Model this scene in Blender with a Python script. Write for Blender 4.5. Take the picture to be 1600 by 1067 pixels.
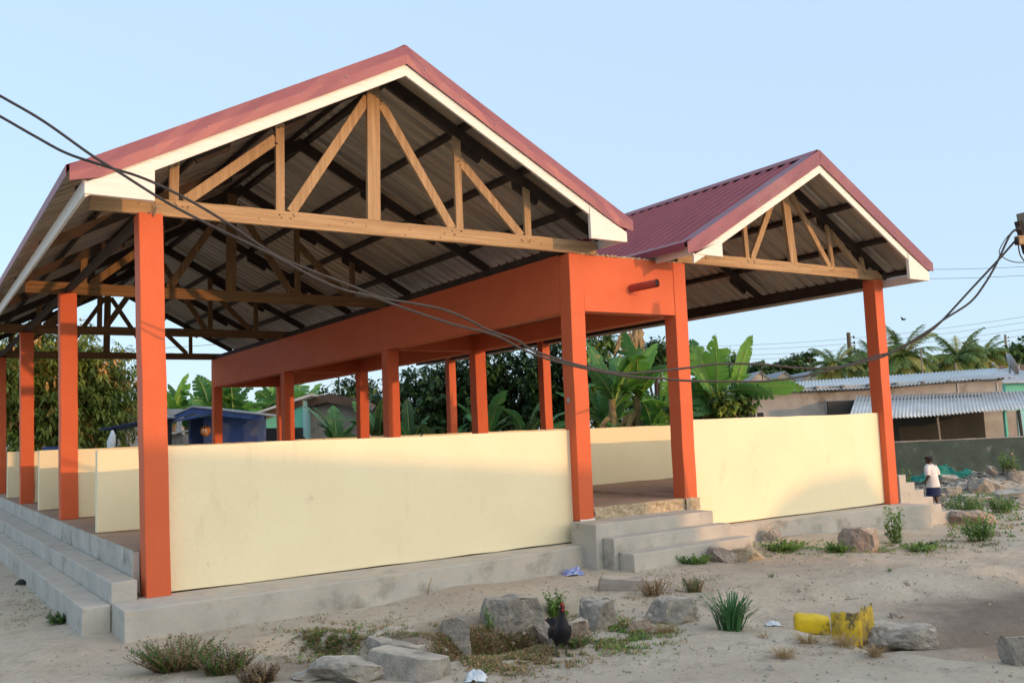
import bpy, bmesh, math, random
from mathutils import Vector, Matrix, noise
# ------------------------------------------------------------------ scene, camera, world, sun
for o in list(bpy.data.objects): bpy.data.objects.remove(o)
S = bpy.context.scene
COL = S.collection
V = Vector
CAM = V((-1.7807, -8.6015, 1.3135))
CR = V((0.834, -0.550, -0.040)); CU = V((-0.019, -0.102, 0.995)); CF = V((0.551, 0.829, 0.096))
CR = CR.normalized(); CF = (CF - CR*CF.dot(CR)).normalized(); CU = CR.cross(CF)
FPX = 1445.8
cam = bpy.data.objects.new('camera', bpy.data.cameras.new('camera'))
COL.objects.link(cam)
cam.matrix_world = Matrix(((CR.x, CU.x, -CF.x, CAM.x), (CR.y, CU.y, -CF.y, CAM.y), (CR.z, CU.z, -CF.z, CAM.z), (0, 0, 0, 1)))
cam.data.sensor_width = 36; cam.data.lens = FPX/1600*36; cam.data.clip_end = 3000; cam.data.clip_start = .05
S.camera = cam
SUN = V((0.38, -1, 0.115)).normalized()            # direction towards the sun
EL = math.asin(SUN.z); AZ = math.atan2(SUN.x, SUN.y)
W = bpy.data.worlds.new('World'); S.world = W; W.use_nodes = True
nt = W.node_tree; nt.nodes.clear()
bg = nt.nodes.new('ShaderNodeBackground'); wo = nt.nodes.new('ShaderNodeOutputWorld')
sky = nt.nodes.new('ShaderNodeTexSky'); sky.sky_type = 'NISHITA'; sky.sun_disc = False
sky.sun_elevation = EL; sky.sun_rotation = AZ
sky.air_density = 1.0; sky.dust_density = 0.6; sky.ozone_density = 2.2; sky.altitude = 0
bg.inputs[1].default_value = 0.15
def wn(t, **k):
    n = nt.nodes.new(t)
    for a_, v_ in k.items(): setattr(n, a_, v_)
    return n
# hazy dusk air: the clear sky, an even pale veil, and a warm glow spread round the low sun
vm = wn('ShaderNodeVectorMath', operation='MULTIPLY_ADD'); vm.inputs[1].default_value = (.5, .5, .5); vm.inputs[2].default_value = (3.28, 4.3, 5.5)
nt.links.new(sky.outputs[0], vm.inputs[0])
tcw = wn('ShaderNodeTexCoord'); dt = wn('ShaderNodeVectorMath', operation='DOT_PRODUCT'); dt.inputs[1].default_value = V((SUN.x, SUN.y, 0)).normalized()
nt.links.new(tcw.outputs['Generated'], dt.inputs[0])
mx0 = wn('ShaderNodeMath', operation='MAXIMUM'); mx0.inputs[1].default_value = 0; nt.links.new(dt.outputs['Value'], mx0.inputs[0])
pw = wn('ShaderNodeMath', operation='POWER'); pw.inputs[1].default_value = 3; nt.links.new(mx0.outputs[0], pw.inputs[0])
gl = wn('ShaderNodeVectorMath', operation='MULTIPLY_ADD'); gl.inputs[1].default_value = (18.5, 14.8, 10.0)
nt.links.new(pw.outputs[0], gl.inputs[0]); nt.links.new(vm.outputs[0], gl.inputs[2]); nt.links.new(gl.outputs[0], bg.inputs[0])
nt.links.new(bg.outputs[0], wo.inputs[0])
sd = bpy.data.lights.new('sun', 'SUN'); sd.energy = 2.0; sd.angle = math.radians(.5); sd.color = (1, .52, .22)
so = bpy.data.objects.new('sun', sd); COL.objects.link(so)
so.rotation_euler = SUN.to_track_quat('Z', 'Y').to_euler()
S.view_settings.view_transform = 'Standard'; S.view_settings.look = 'None'
S.view_settings.exposure = .07; S.view_settings.gamma = 1

# ------------------------------------------------------------------ helpers
def at(px, py, d):
    return CAM + d*(CF + CR*((px-800)/FPX) - CU*((py-533.5)/FPX))
def sstep(a, b, x):
    t = max(0., min(1., (x-a)/(b-a))); return t*t*(3-2*t)
def tag(o, label=None, cat=None, group=None, kind=None):
    if label: o['label'] = label
    if cat: o['category'] = cat
    if group: o['group'] = group
    if kind: o['kind'] = kind
    return o
def empty(name, loc, label=None, cat=None, group=None):
    o = bpy.data.objects.new(name, None); COL.objects.link(o); o.location = loc; o.empty_display_size = .2
    return tag(o, label, cat, group)
def wloc(o):
    p = V((0, 0, 0))
    while o: p += V(o.location); o = o.parent
    return p
class MB:
    def __init__(s, frame=None):
        s.v = []; s.f = []; s.m = []; s.fr = frame; s.smooth = set()
    def P(s, p):
        p = V(p)
        if s.fr: o, a, b = s.fr; p = o + a*p.x + b*p.y + V((0, 0, p.z))
        return p
    def add(s, pts, faces, mi=0, sm=False):
        n = len(s.v); s.v += [s.P(p) for p in pts]
        for f in faces:
            if sm: s.smooth.add(len(s.f))
            s.f.append([n+i for i in f]); s.m.append(mi)
        return s
    def box(s, x0, x1, y0, y1, z0, z1, mi=0):
        return s.add([(x0,y0,z0),(x1,y0,z0),(x1,y1,z0),(x0,y1,z0),(x0,y0,z1),(x1,y0,z1),(x1,y1,z1),(x0,y1,z1)],
              [(0,3,2,1),(4,5,6,7),(0,1,5,4),(1,2,6,5),(2,3,7,6),(3,0,4,7)], mi)
    def hexa(s, lo, hi, mi=0):      # lo, hi: 4 points each, counter-clockwise seen from above
        return s.add(list(lo)+list(hi), [(3,2,1,0),(4,5,6,7),(0,1,5,4),(1,2,6,5),(2,3,7,6),(3,0,4,7)], mi)
    def prismY(s, poly, y0, y1, mi=0):   # polygon in XZ extruded along Y
        n = len(poly)
        pts = [(x, y0, z) for x, z in poly]+[(x, y1, z) for x, z in poly]
        return s.add(pts, [tuple(range(n)), tuple(range(2*n-1, n-1, -1))]+[(i, i+n, (i+1) % n+n, (i+1) % n) for i in range(n)], mi)
    def prismZ(s, poly, z0, z1, mi=0):
        n = len(poly)
        pts = [(x, y, z0) for x, y in poly]+[(x, y, z1) for x, y in poly]
        return s.add(pts, [tuple(range(n-1, -1, -1)), tuple(range(n, 2*n))]+[(i, (i+1) % n, (i+1) % n+n, i+n) for i in range(n)], mi)
    def bar(s, a, b, w, h, up=(0, 0, 1), mi=0):   # rectangular bar from a to b, w sideways, h along 'up'
        a, b = V(a), V(b); d = (b-a).normalized(); u = V(up); u = (u-d*u.dot(d)).normalized(); r = d.cross(u)
        q = [(-1, -1), (1, -1), (1, 1), (-1, 1)]
        pts = [a+r*(i*w/2)+u*(j*h/2) for i, j in q]+[b+r*(i*w/2)+u*(j*h/2) for i, j in q]
        return s.add(pts, [(0,1,2,3),(7,6,5,4),(0,4,5,1),(1,5,6,2),(2,6,7,3),(3,7,4,0)], mi)
    def tube(s, pts, rad, n=8, mi=0, flat=1.0, cap=True):
        pts = [V(p) for p in pts]; R = rad if isinstance(rad, (list, tuple)) else [rad]*len(pts)
        rings = []; up = None
        for i, p in enumerate(pts):
            d = (pts[min(i+1, len(pts)-1)]-pts[max(i-1, 0)]).normalized()
            if up is None: up = V((0, 0, 1)) if abs(d.z) < .9 else V((0, 1, 0))
            u = (up-d*up.dot(d)).normalized(); up = u; r = d.cross(u)
            rings.append([p+(r*math.cos(t*2*math.pi/n)+u*math.sin(t*2*math.pi/n)*flat)*R[i] for t in range(n)])
        vv = [q for rg in rings for q in rg]; ff = []
        for i in range(len(rings)-1):
            for t in range(n):
                ff.append((i*n+t, i*n+(t+1) % n, (i+1)*n+(t+1) % n, (i+1)*n+t))
        if cap: ff += [tuple(range(n-1, -1, -1)), tuple(range((len(rings)-1)*n, len(rings)*n))]
        return s.add(vv, ff, mi, True)
    def build(s, name, mats, parent=None, bevel=0, sub=0, solid=0, fix=True):
        me = bpy.data.meshes.new(name)
        off = wloc(parent) if parent else V((0, 0, 0))
        me.from_pydata([tuple(p-off) for p in s.v], [], s.f)
        if not isinstance(mats, (list, tuple)): mats = [mats]
        for m in mats: me.materials.append(m)
        for i, p in enumerate(me.polygons):
            p.material_index = s.m[i]; p.use_smooth = i in s.smooth
        if fix:
            bm = bmesh.new(); bm.from_mesh(me); bmesh.ops.recalc_face_normals(bm, faces=bm.faces); bm.to_mesh(me); bm.free()
        me.update()
        o = bpy.data.objects.new(name, me); COL.objects.link(o)
        if parent: o.parent = parent
        if solid:
            m = o.modifiers.new('s', 'SOLIDIFY'); m.thickness = solid
        if bevel:
            m = o.modifiers.new('b', 'BEVEL'); m.width = bevel; m.segments = 2; m.limit_method = 'ANGLE'
        if sub:
            m = o.modifiers.new('u', 'SUBSURF'); m.levels = sub; m.render_levels = sub
        return o
def thing(o, label, cat, group=None, origin=None):
    """a one-mesh thing: move its origin to its base"""
    me = o.data
    if origin is None:
        xs = [v.co for v in me.vertices]
        origin = V(((min(c.x for c in xs)+max(c.x for c in xs))/2, (min(c.y for c in xs)+max(c.y for c in xs))/2, min(c.z for c in xs)))
    origin = V(origin)
    for v in me.vertices: v.co -= origin
    o.location = V(o.location)+origin
    return tag(o, label, cat, group)
def copy_tree(o, parent=None):
    c = o.copy(); COL.objects.link(c); c.parent = parent
    for ch in [x for x in bpy.data.objects if x.parent == o]: copy_tree(ch, c)
    return c

# ------------------------------------------------------------------ materials
def dusty(m, colr, amt=.85):
    t = m.node_tree; N = t.nodes; L = t.links; b = N['Principled BSDF']; src = b.inputs['Base Color'].links[0].from_socket
    g_ = N.new('ShaderNodeNewGeometry'); sx = N.new('ShaderNodeSeparateXYZ'); L.new(g_.outputs['True Normal'], sx.inputs[0])
    mr = N.new('ShaderNodeMapRange'); mr.inputs[1].default_value = .6; mr.inputs[2].default_value = .9; L.new(sx.outputs[2], mr.inputs[0])
    n = N.new('ShaderNodeTexNoise'); n.inputs['Scale'].default_value = 5; n.inputs['Detail'].default_value = 8
    tc = N.new('ShaderNodeTexCoord'); L.new(tc.outputs['Object'], n.inputs[0])
    m2 = N.new('ShaderNodeMapRange'); m2.inputs[1].default_value = .35; m2.inputs[2].default_value = .6; m2.inputs[4].default_value = amt; L.new(n.outputs[0], m2.inputs[0])
    mu = N.new('ShaderNodeMath'); mu.operation = 'MULTIPLY'; L.new(mr.outputs[0], mu.inputs[0]); L.new(m2.outputs[0], mu.inputs[1])
    mx = N.new('ShaderNodeMix'); mx.data_type = 'RGBA'; L.new(mu.outputs[0], mx.inputs[0]); L.new(src, mx.inputs[6]); mx.inputs[7].default_value = (*colr, 1)
    L.new(mx.outputs[2], b.inputs['Base Color'])
def mat(name, c1, c2=None, scale=3., rough=.85, bump=.0, bscale=40., metal=0., stretch=(1, 1, 1), spots=None, spot_scale=6., spot_lo=.6,
        spot_hi=.7, spec=.3, detail=6, bdist=.01, transl=0., streak=None):
    m = bpy.data.materials.new(name); m.use_nodes = True; t = m.node_tree; N = t.nodes; Lk = t.links
    b = N['Principled BSDF']; b.inputs['Roughness'].default_value = rough; b.inputs['Metallic'].default_value = metal
    b.inputs['Specular IOR Level'].default_value = spec
    tc = N.new('ShaderNodeTexCoord'); mp = N.new('ShaderNodeMapping'); mp.inputs['Scale'].default_value = stretch
    Lk.new(tc.outputs['Object'], mp.inputs[0])
    if c2 is None: c2 = tuple(x*.8 for x in c1)
    n1 = N.new('ShaderNodeTexNoise'); n1.inputs['Scale'].default_value = scale; n1.inputs['Detail'].default_value = detail
    n1.inputs['Roughness'].default_value = .6
    Lk.new(mp.outputs[0], n1.inputs[0])
    r = N.new('ShaderNodeValToRGB'); r.color_ramp.elements[0].position = .33; r.color_ramp.elements[1].position = .67
    r.color_ramp.elements[0].color = (*c2, 1); r.color_ramp.elements[1].color = (*c1, 1)
    Lk.new(n1.outputs[0], r.inputs[0]); col = r.outputs[0]
    def overlay(colr, sc, lo, hi, vec, col, amt=1.):
        n2 = N.new('ShaderNodeTexNoise'); n2.inputs['Scale'].default_value = sc; n2.inputs['Detail'].default_value = 8
        n2.inputs['Roughness'].default_value = .65
        Lk.new(vec, n2.inputs[0])
        mr = N.new('ShaderNodeMapRange'); mr.inputs[1].default_value = lo; mr.inputs[2].default_value = hi
        mr.inputs[4].default_value = amt
        Lk.new(n2.outputs[0], mr.inputs[0]); mx = N.new('ShaderNodeMix'); mx.data_type = 'RGBA'
        Lk.new(mr.outputs[0], mx.inputs[0]); Lk.new(col, mx.inputs[6]); mx.inputs[7].default_value = (*colr, 1)
        return mx.outputs[2]
    if spots: col = overlay(spots, spot_scale, spot_lo, spot_hi, tc.outputs['Object'], col)
    if streak:      # (colour, scale, lo, hi, stretch, amount)
        mp2 = N.new('ShaderNodeMapping'); mp2.inputs['Scale'].default_value = streak[4]
        Lk.new(tc.outputs['Object'], mp2.inputs[0]); col = overlay(streak[0], streak[1], streak[2], streak[3], mp2.outputs[0], col, streak[5])
    Lk.new(col, b.inputs['Base Color'])
    if bump:
        n3 = N.new('ShaderNodeTexNoise'); n3.inputs['Scale'].default_value = bscale; n3.inputs['Detail'].default_value = 8
        Lk.new(mp.outputs[0], n3.inputs[0]); bp = N.new('ShaderNodeBump'); bp.inputs['Strength'].default_value = bump
        bp.inputs['Distance'].default_value = bdist
        Lk.new(n3.outputs[0], bp.inputs['Height']); Lk.new(bp.outputs[0], b.inputs['Normal'])
    if transl:
        tr = N.new('ShaderNodeBsdfTranslucent'); mixs = N.new('ShaderNodeMixShader'); mixs.inputs[0].default_value = transl
        Lk.new(col, tr.inputs[0]); Lk.new(b.outputs[0], mixs.inputs[1]); Lk.new(tr.outputs[0], mixs.inputs[2])
        Lk.new(mixs.outputs[0], N['Material Output'].inputs[0])
    return m
M = {}
M['cream'] = mat('cream_paint', (.84, .755, .52), (.80, .71, .48), 1.6, .75, .2, 26, spots=(.60, .49, .30), spot_scale=3., spot_lo=.66, spot_hi=.80,
                 streak=((.64, .53, .34), 2.2, .60, .78, (1.5, 1.5, .5), .6))
M['creamtop'] = mat('bare_plaster_edge', (.44, .40, .33), (.33, .30, .25), 9, .9, .5, 50)
M['orange'] = mat('orange_paint', (.64, .135, .055), (.59, .120, .048), 2.2, .55, .25, 22, spots=(.44, .085, .04), spot_scale=4, spot_lo=.68, spot_hi=.8, spec=.15,
                  streak=((.66, .19, .11), 3, .66, .8, (3, 3, .6), .5))
M['concrete'] = mat('grey_concrete', (.50, .475, .425), (.39, .375, .34), 2.2, .9, .5, 35, spots=(.25, .23, .195), spot_scale=2.6, spot_lo=.54, spot_hi=.72,
                    streak=((.50, .44, .355), 5, .52, .68, (1, 1, 3), .7))
M['concrete_dusty'] = mat('dusty_concrete', (.38, .32, .265), (.29, .25, .21), 3, .95, .5, 45, spots=(.20, .17, .14), spot_scale=7, spot_lo=.62, spot_hi=.72)
M['rubblec'] = mat('broken_concrete', (.36, .325, .275), (.20, .18, .155), 7, .95, .9, 26, spots=(.38, .34, .28), spot_scale=14, spot_lo=.55, spot_hi=.65, bdist=.03)
M['brown_rock'] = mat('brown_rock', (.40, .325, .265), (.24, .19, .155), 8, .95, .9, 22, spots=(.12, .10, .08), spot_scale=12, spot_lo=.58, spot_hi=.7, bdist=.03)
M['rubble_pale'] = mat('pale_mortar', (.55, .45, .31), (.34, .27, .18), 16, .95, 1., 30, bdist=.03)
M['floor'] = mat('screed_floor', (.42, .28, .20), (.33, .22, .16), 3, .85, .2, 40)
M['white'] = mat('white_board_paint', (.82, .77, .71), (.74, .68, .61), 8, .6, .4, 30, stretch=(.3, 1, 5), spots=(.52, .45, .39), spot_scale=9, spot_lo=.66, spot_hi=.72)
M['maroon'] = mat('maroon_metal', (.26, .052, .066), (.22, .043, .056), 2, .45, .3, 3, metal=.15, spec=.35, bdist=.05, spots=(.25, .05, .055), spot_scale=7, spot_lo=.62, spot_hi=.8)
M['trim'] = mat('maroon_trim', (.205, .062, .088), (.175, .048, .072), .9, .42, .25, 1.6, metal=.15, spec=.4, bdist=.05, spots=(.28, .135, .135), spot_scale=1.1, spot_lo=.52, spot_hi=.80)
M['sheetunder'] = mat('sheet_underside', (.50, .43, .355), (.27, .225, .18), 2.0, .42, .2, 6, metal=.35, stretch=(.25, 5, .25), spec=.4)
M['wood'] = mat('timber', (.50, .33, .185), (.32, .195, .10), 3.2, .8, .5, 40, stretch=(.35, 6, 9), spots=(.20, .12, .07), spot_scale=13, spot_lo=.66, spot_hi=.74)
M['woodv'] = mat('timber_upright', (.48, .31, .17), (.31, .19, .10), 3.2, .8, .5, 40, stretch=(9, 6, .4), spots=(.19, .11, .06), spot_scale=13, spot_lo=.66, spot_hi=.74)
M['wood_in'] = mat('shaded_timber', (.27, .155, .07), (.15, .085, .04), 3.2, .8, .5, 40, stretch=(.35, 6, 9))  # inner truss timber, both grains: interior shade is put into the colour
M['woodv_in'] = mat('shaded_timber_upright', (.25, .145, .065), (.14, .08, .04), 3.2, .8, .5, 40, stretch=(9, 6, .4))
M['wooddark'] = mat('dark_shaded_timber', (.060, .038, .028), (.032, .022, .018), 4, .8, .4, 30, stretch=(1, 1, 1))  # dark wood of rafters and purlins, with under-roof shade put into its colour
M['pipe'] = mat('pipe_paint', (.42, .06, .04), (.36, .05, .035), 5, .4, .1)
M['black'] = mat('black', (.012, .012, .014), (.02, .02, .02), 8, .6, .1)
M['cable'] = mat('cable_rubber', (.030, .028, .030), (.05, .045, .045), 20, .5)
M['thatch'] = mat('rusty_sheet', (.13, .085, .065), (.075, .05, .04), 5, .9, .6, 20)
M['bluew'] = mat('blue_board', (.055, .10, .26), (.035, .06, .17), 2.5, .7, .3, 20, stretch=(1, 1, .4), spots=(.16, .18, .25), spot_scale=1.6, spot_lo=.55, spot_hi=.7)
M['bluedark'] = mat('dark_blue_board', (.025, .04, .12), (.018, .03, .08), 3, .7, .2)
M['turq'] = mat('turquoise_paint', (.16, .55, .42), (.14, .50, .38), 2, .7, .2)
M['turqlight'] = mat('pale_blue_paint', (.30, .58, .62), (.25, .50, .55), 2, .7, .2)
M['greywall'] = mat('grey_render', (.34, .31, .28), (.26, .235, .21), 2, .9, .4, 20, spots=(.18, .155, .135), spot_scale=1.5, spot_lo=.5, spot_hi=.7)
M['housewall'] = mat('unpainted_render', (.40, .385, .365), (.31, .295, .275), 1.2, .95, .5, 15, spots=(.21, .18, .155), spot_scale=1.3, spot_lo=.50, spot_hi=.68,
                     streak=((.46, .44, .41), 1.2, .5, .65, (.3, .3, 3), .6))
M['corr'] = mat('galvanised_sheet', (.62, .61, .59), (.47, .47, .46), 2, .38, .1, metal=.55, spots=(.26, .22, .19), spot_scale=2.5, spot_lo=.60, spot_hi=.74)
M['blockwall'] = mat('mossy_blockwork', (.062, .088, .078), (.035, .055, .05), 2.5, .9, .6, 14, spots=(.20, .21, .19), spot_scale=2.4, spot_lo=.57, spot_hi=.75)
M['darkin'] = mat('shaded_render', (.05, .047, .042), (.03, .035, .032), 1.5, .95, .2)  # veranda back wall: the shade of the interior is put into the colour
M['net'] = mat('green_shade_net', (.03, .26, .20), (.02, .17, .13), 9, .8, .8, 30, transl=.15)
M['yellow'] = mat('yellow_plastic', (.80, .56, .02), (.66, .45, .018), 9, .5, .2, 20, spots=(.22, .15, .05), spot_scale=11, spot_lo=.52, spot_hi=.66)
M['yellowdirty'] = mat('dirty_yellow_plastic', (.68, .46, .02), (.52, .35, .03), 12, .6, .3, 24, spots=(.10, .075, .045), spot_scale=9, spot_lo=.48, spot_hi=.60,
                       streak=((.10, .075, .05), 4, .50, .66, (3, 3, .8), .8))
M['feather'] = mat('black_feathers', (.005, .005, .007), (.012, .011, .014), 14, .5, .8, 40, stretch=(1, 1, .4), spec=.25)
M['comb'] = mat('red_comb', (.55, .03, .02), (.45, .02, .02), 30, .5)
M['wire'] = mat('weathered_wire', (.22, .23, .25), (.18, .19, .2), 20, .6)
M['leg'] = mat('grey_legs', (.10, .09, .08), (.07, .06, .05), 40, .6)
M['skin'] = mat('dark_skin', (.09, .045, .028), (.08, .04, .025), 20, .5)
M['shirt'] = mat('white_cotton', (.74, .70, .68), (.66, .60, .58), 8, .9, .6, 14, bdist=.03)
M['skirt'] = mat('navy_cotton', (.02, .03, .09), (.015, .02, .06), 12, .9)
M['hair'] = mat('black_hair', (.012, .01, .01), (.02, .015, .012), 40, .7)
M['plastic_w'] = mat('white_plastic', (.70, .76, .80), (.55, .60, .66), 22, .4, .4, 30)
M['plastic_b'] = mat('blue_wrapper', (.05, .12, .55), (.55, .58, .62), 26, .35, .4, 30, spots=(.6, .06, .08), spot_scale=20, spot_lo=.60, spot_hi=.63)
M['bark'] = mat('bark', (.12, .085, .06), (.07, .05, .035), 6, .95, .8, 12, stretch=(3, 3, .6))
M['pale_bark'] = mat('pole_wood', (.25, .21, .17), (.18, .15, .12), 5, .95, .5, 12, stretch=(3, 3, .5))
def leafm(name, c1, c2, tr=.3, rough=.5, sc=2.2, **k): return mat(name, c1, c2, sc, rough, 0, transl=tr, spec=.35, **k)
M['mango1'] = leafm('mango_leaf', (0.24, 0.30, 0.060), (0.16, 0.21, 0.045))
M['mango2'] = leafm('mango_leaf_deep', (0.13, 0.19, 0.045), (0.08, 0.13, 0.035))
M['mango3'] = leafm('mango_young_leaf', (0.72, 0.40, 0.14), (0.377, 0.246, 0.072))
M['ban1'] = leafm('banana_leaf', (0.217, 0.435, 0.065), (0.131, 0.304, 0.051), .4, .4, 1.2, spots=(.34, .26, .10), spot_scale=5, spot_lo=.60, spot_hi=.72)
M['ban2'] = leafm('banana_leaf_deep', (0.087, 0.246, 0.065), (0.065, 0.174, 0.051), .3, .4, 1.2, spots=(.34, .26, .10), spot_scale=5, spot_lo=.60, spot_hi=.72)
M['ban3'] = leafm('dry_banana_leaf', (0.464, 0.319, 0.160), (0.290, 0.189, 0.102), .2, .8, 6)
M['banstem'] = mat('banana_stem', (.22, .20, .09), (.22, .12, .05), 4, .7, .4, 10, stretch=(3, 3, .5))
M['rib'] = mat('leaf_midrib', (.30, .38, .12), (.26, .34, .10), 4, .6)
M['dk1'] = leafm('dense_leaf', (0.065, 0.131, 0.036), (0.041, 0.087, 0.026))
M['dk2'] = leafm('dense_leaf_deep', (0.041, 0.080, 0.029), (0.026, 0.055, 0.020))
M['mid1'] = leafm('mid_leaf', (0.145, 0.246, 0.051), (0.087, 0.160, 0.036))
M['mid2'] = leafm('yellow_leaf', (0.435, 0.478, 0.065), (0.246, 0.348, 0.058))
M['palm1'] = leafm('palm_leaflet', (0.160, 0.246, 0.065), (0.102, 0.160, 0.043))
M['palm2'] = leafm('palm_leaflet_yellow', (0.435, 0.392, 0.102), (0.275, 0.275, 0.072))
M['weed1'] = leafm('weed_leaf', (0.145, 0.261, 0.058), (0.087, 0.174, 0.043))
M['weed2'] = leafm('weed_dry', (0.348, 0.246, 0.131), (0.246, 0.174, 0.102), .2, .9)
M['weed3'] = leafm('weed_bright', (0.246, 0.406, 0.072), (0.145, 0.275, 0.058))
M['blade'] = leafm('grass_blade', (0.072, 0.203, 0.065), (0.051, 0.131, 0.043))
M['straw'] = leafm('straw', (0.493, 0.348, 0.174), (0.319, 0.217, 0.116), .2, .9)
M['pale_gable'] = mat('pale_gable', (.50, .43, .35), (.44, .38, .31), 2, .9)
M['tile'] = mat('brown_roof', (.16, .12, .11), (.11, .085, .075), 3, .9)
M['bluegable'] = mat('bluegrey_gable', (.30, .32, .34), (.26, .28, .30), 2, .8)
M['tan'] = mat('tan_paint', (.60, .40, .24), (.55, .36, .2), 2, .8)
M['steel'] = mat('grey_steel', (.38, .39, .40), (.30, .31, .32), 6, .5, metal=.4)
M['board_o'] = mat('orange_disc', (.55, .22, .05), (.25, .08, .03), 14, .7)

for k_ in ('concrete', 'rubblec', 'brown_rock', 'concrete_dusty'): dusty(M[k_], (.56, .485, .40))
# ------------------------------------------------------------------ ground
def segd(p, a, b):
    ax, ay = a; bx, by = b; dx, dy = bx-ax, by-ay
    t = max(0, min(1, ((p[0]-ax)*dx+(p[1]-ay)*dy)/(dx*dx+dy*dy)))
    return math.hypot(p[0]-ax-t*dx, p[1]-ay-t*dy)
DITCH = [((.75, -1.5), (1.5, -2.5), .33, .13), ((1.5, -2.5), (2.45, -2.45), .42, .22), ((2.45, -2.45), (3.05, -2.15), .35, .18), ((4.9, -3.4), (7.0, -4.4), 1.1, .15), ((4.6, -4.6), (6., -5.4), .9, .15)]
HEAP = (at(1572, 700, 21.6).x, at(1572, 700, 21.6).y)
def hgt(x, y, fine=True):
    z = -.25
    z += .05*math.exp(-((x-2.9)**2+(y+.75)**2)/.25)*1.6
    z += .05*math.exp(-((x-6.9)**2/2.+(y+.5)**2/.3))
    for a, b, w, dp in DITCH:
        q = segd((x, y), a, b)
        z -= dp*(1-sstep(w*.55, w*1.05, q+.10*noise.noise(V((x*2.6, y*2.6, 3.)))))
    z -= .17*sstep(8.5, 12.5, x+.15*y)*sstep(-6, 0, y+3) + .10*sstep(12.5, 20, x+.2*y)
    z += .30*math.exp(-((x-12.5)**2/3.+(y+4.2)**2/2.))
    hx, hy = HEAP; z += .55*math.exp(-((x-hx)**2+(y-hy)**2)/1.1) + .22*math.exp(-((x-hx+1.3)**2+(y-hy-.9)**2)/1.0)
    z += .7*sstep(45, 110, math.hypot(x, y)) if y > 0 else 0
    if fine:
        z += .030*noise.noise(V((x*.9, y*.9, 1.))) + .016*noise.noise(V((x*3.1, y*3.1, 5.)))+.009*noise.noise(V((x*9, y*9, 9.)))+.004*noise.noise(V((x*24, y*24, 2.)))
    return z
def axis(lo, hi, core0, core1, step, grow):
    a = [core0]
    while a[-1] < core1: a.append(a[-1]+step)
    s = step
    while a[-1] < hi: s *= grow; a.append(a[-1]+s)
    s = step; b = [core0]
    while b[0] > lo: s *= grow; b.insert(0, b[0]-s)
    return b[:-1]+a
xs = axis(-400, 900, -2.2, 9.5, .045, 1.12); ys = axis(-300, 1200, -6.6, .3, .045, 1.12)
g = MB(); nx, ny = len(xs), len(ys)
g.v = [V((x, y, hgt(x, y))) for y in ys for x in xs]
for j in range(ny-1):
    for i in range(nx-1):
        k = j*nx+i; g.f.append((k, k+1, k+nx+1, k+nx)); g.m.append(0)
g.smooth = set(range(len(g.f)))
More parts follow.
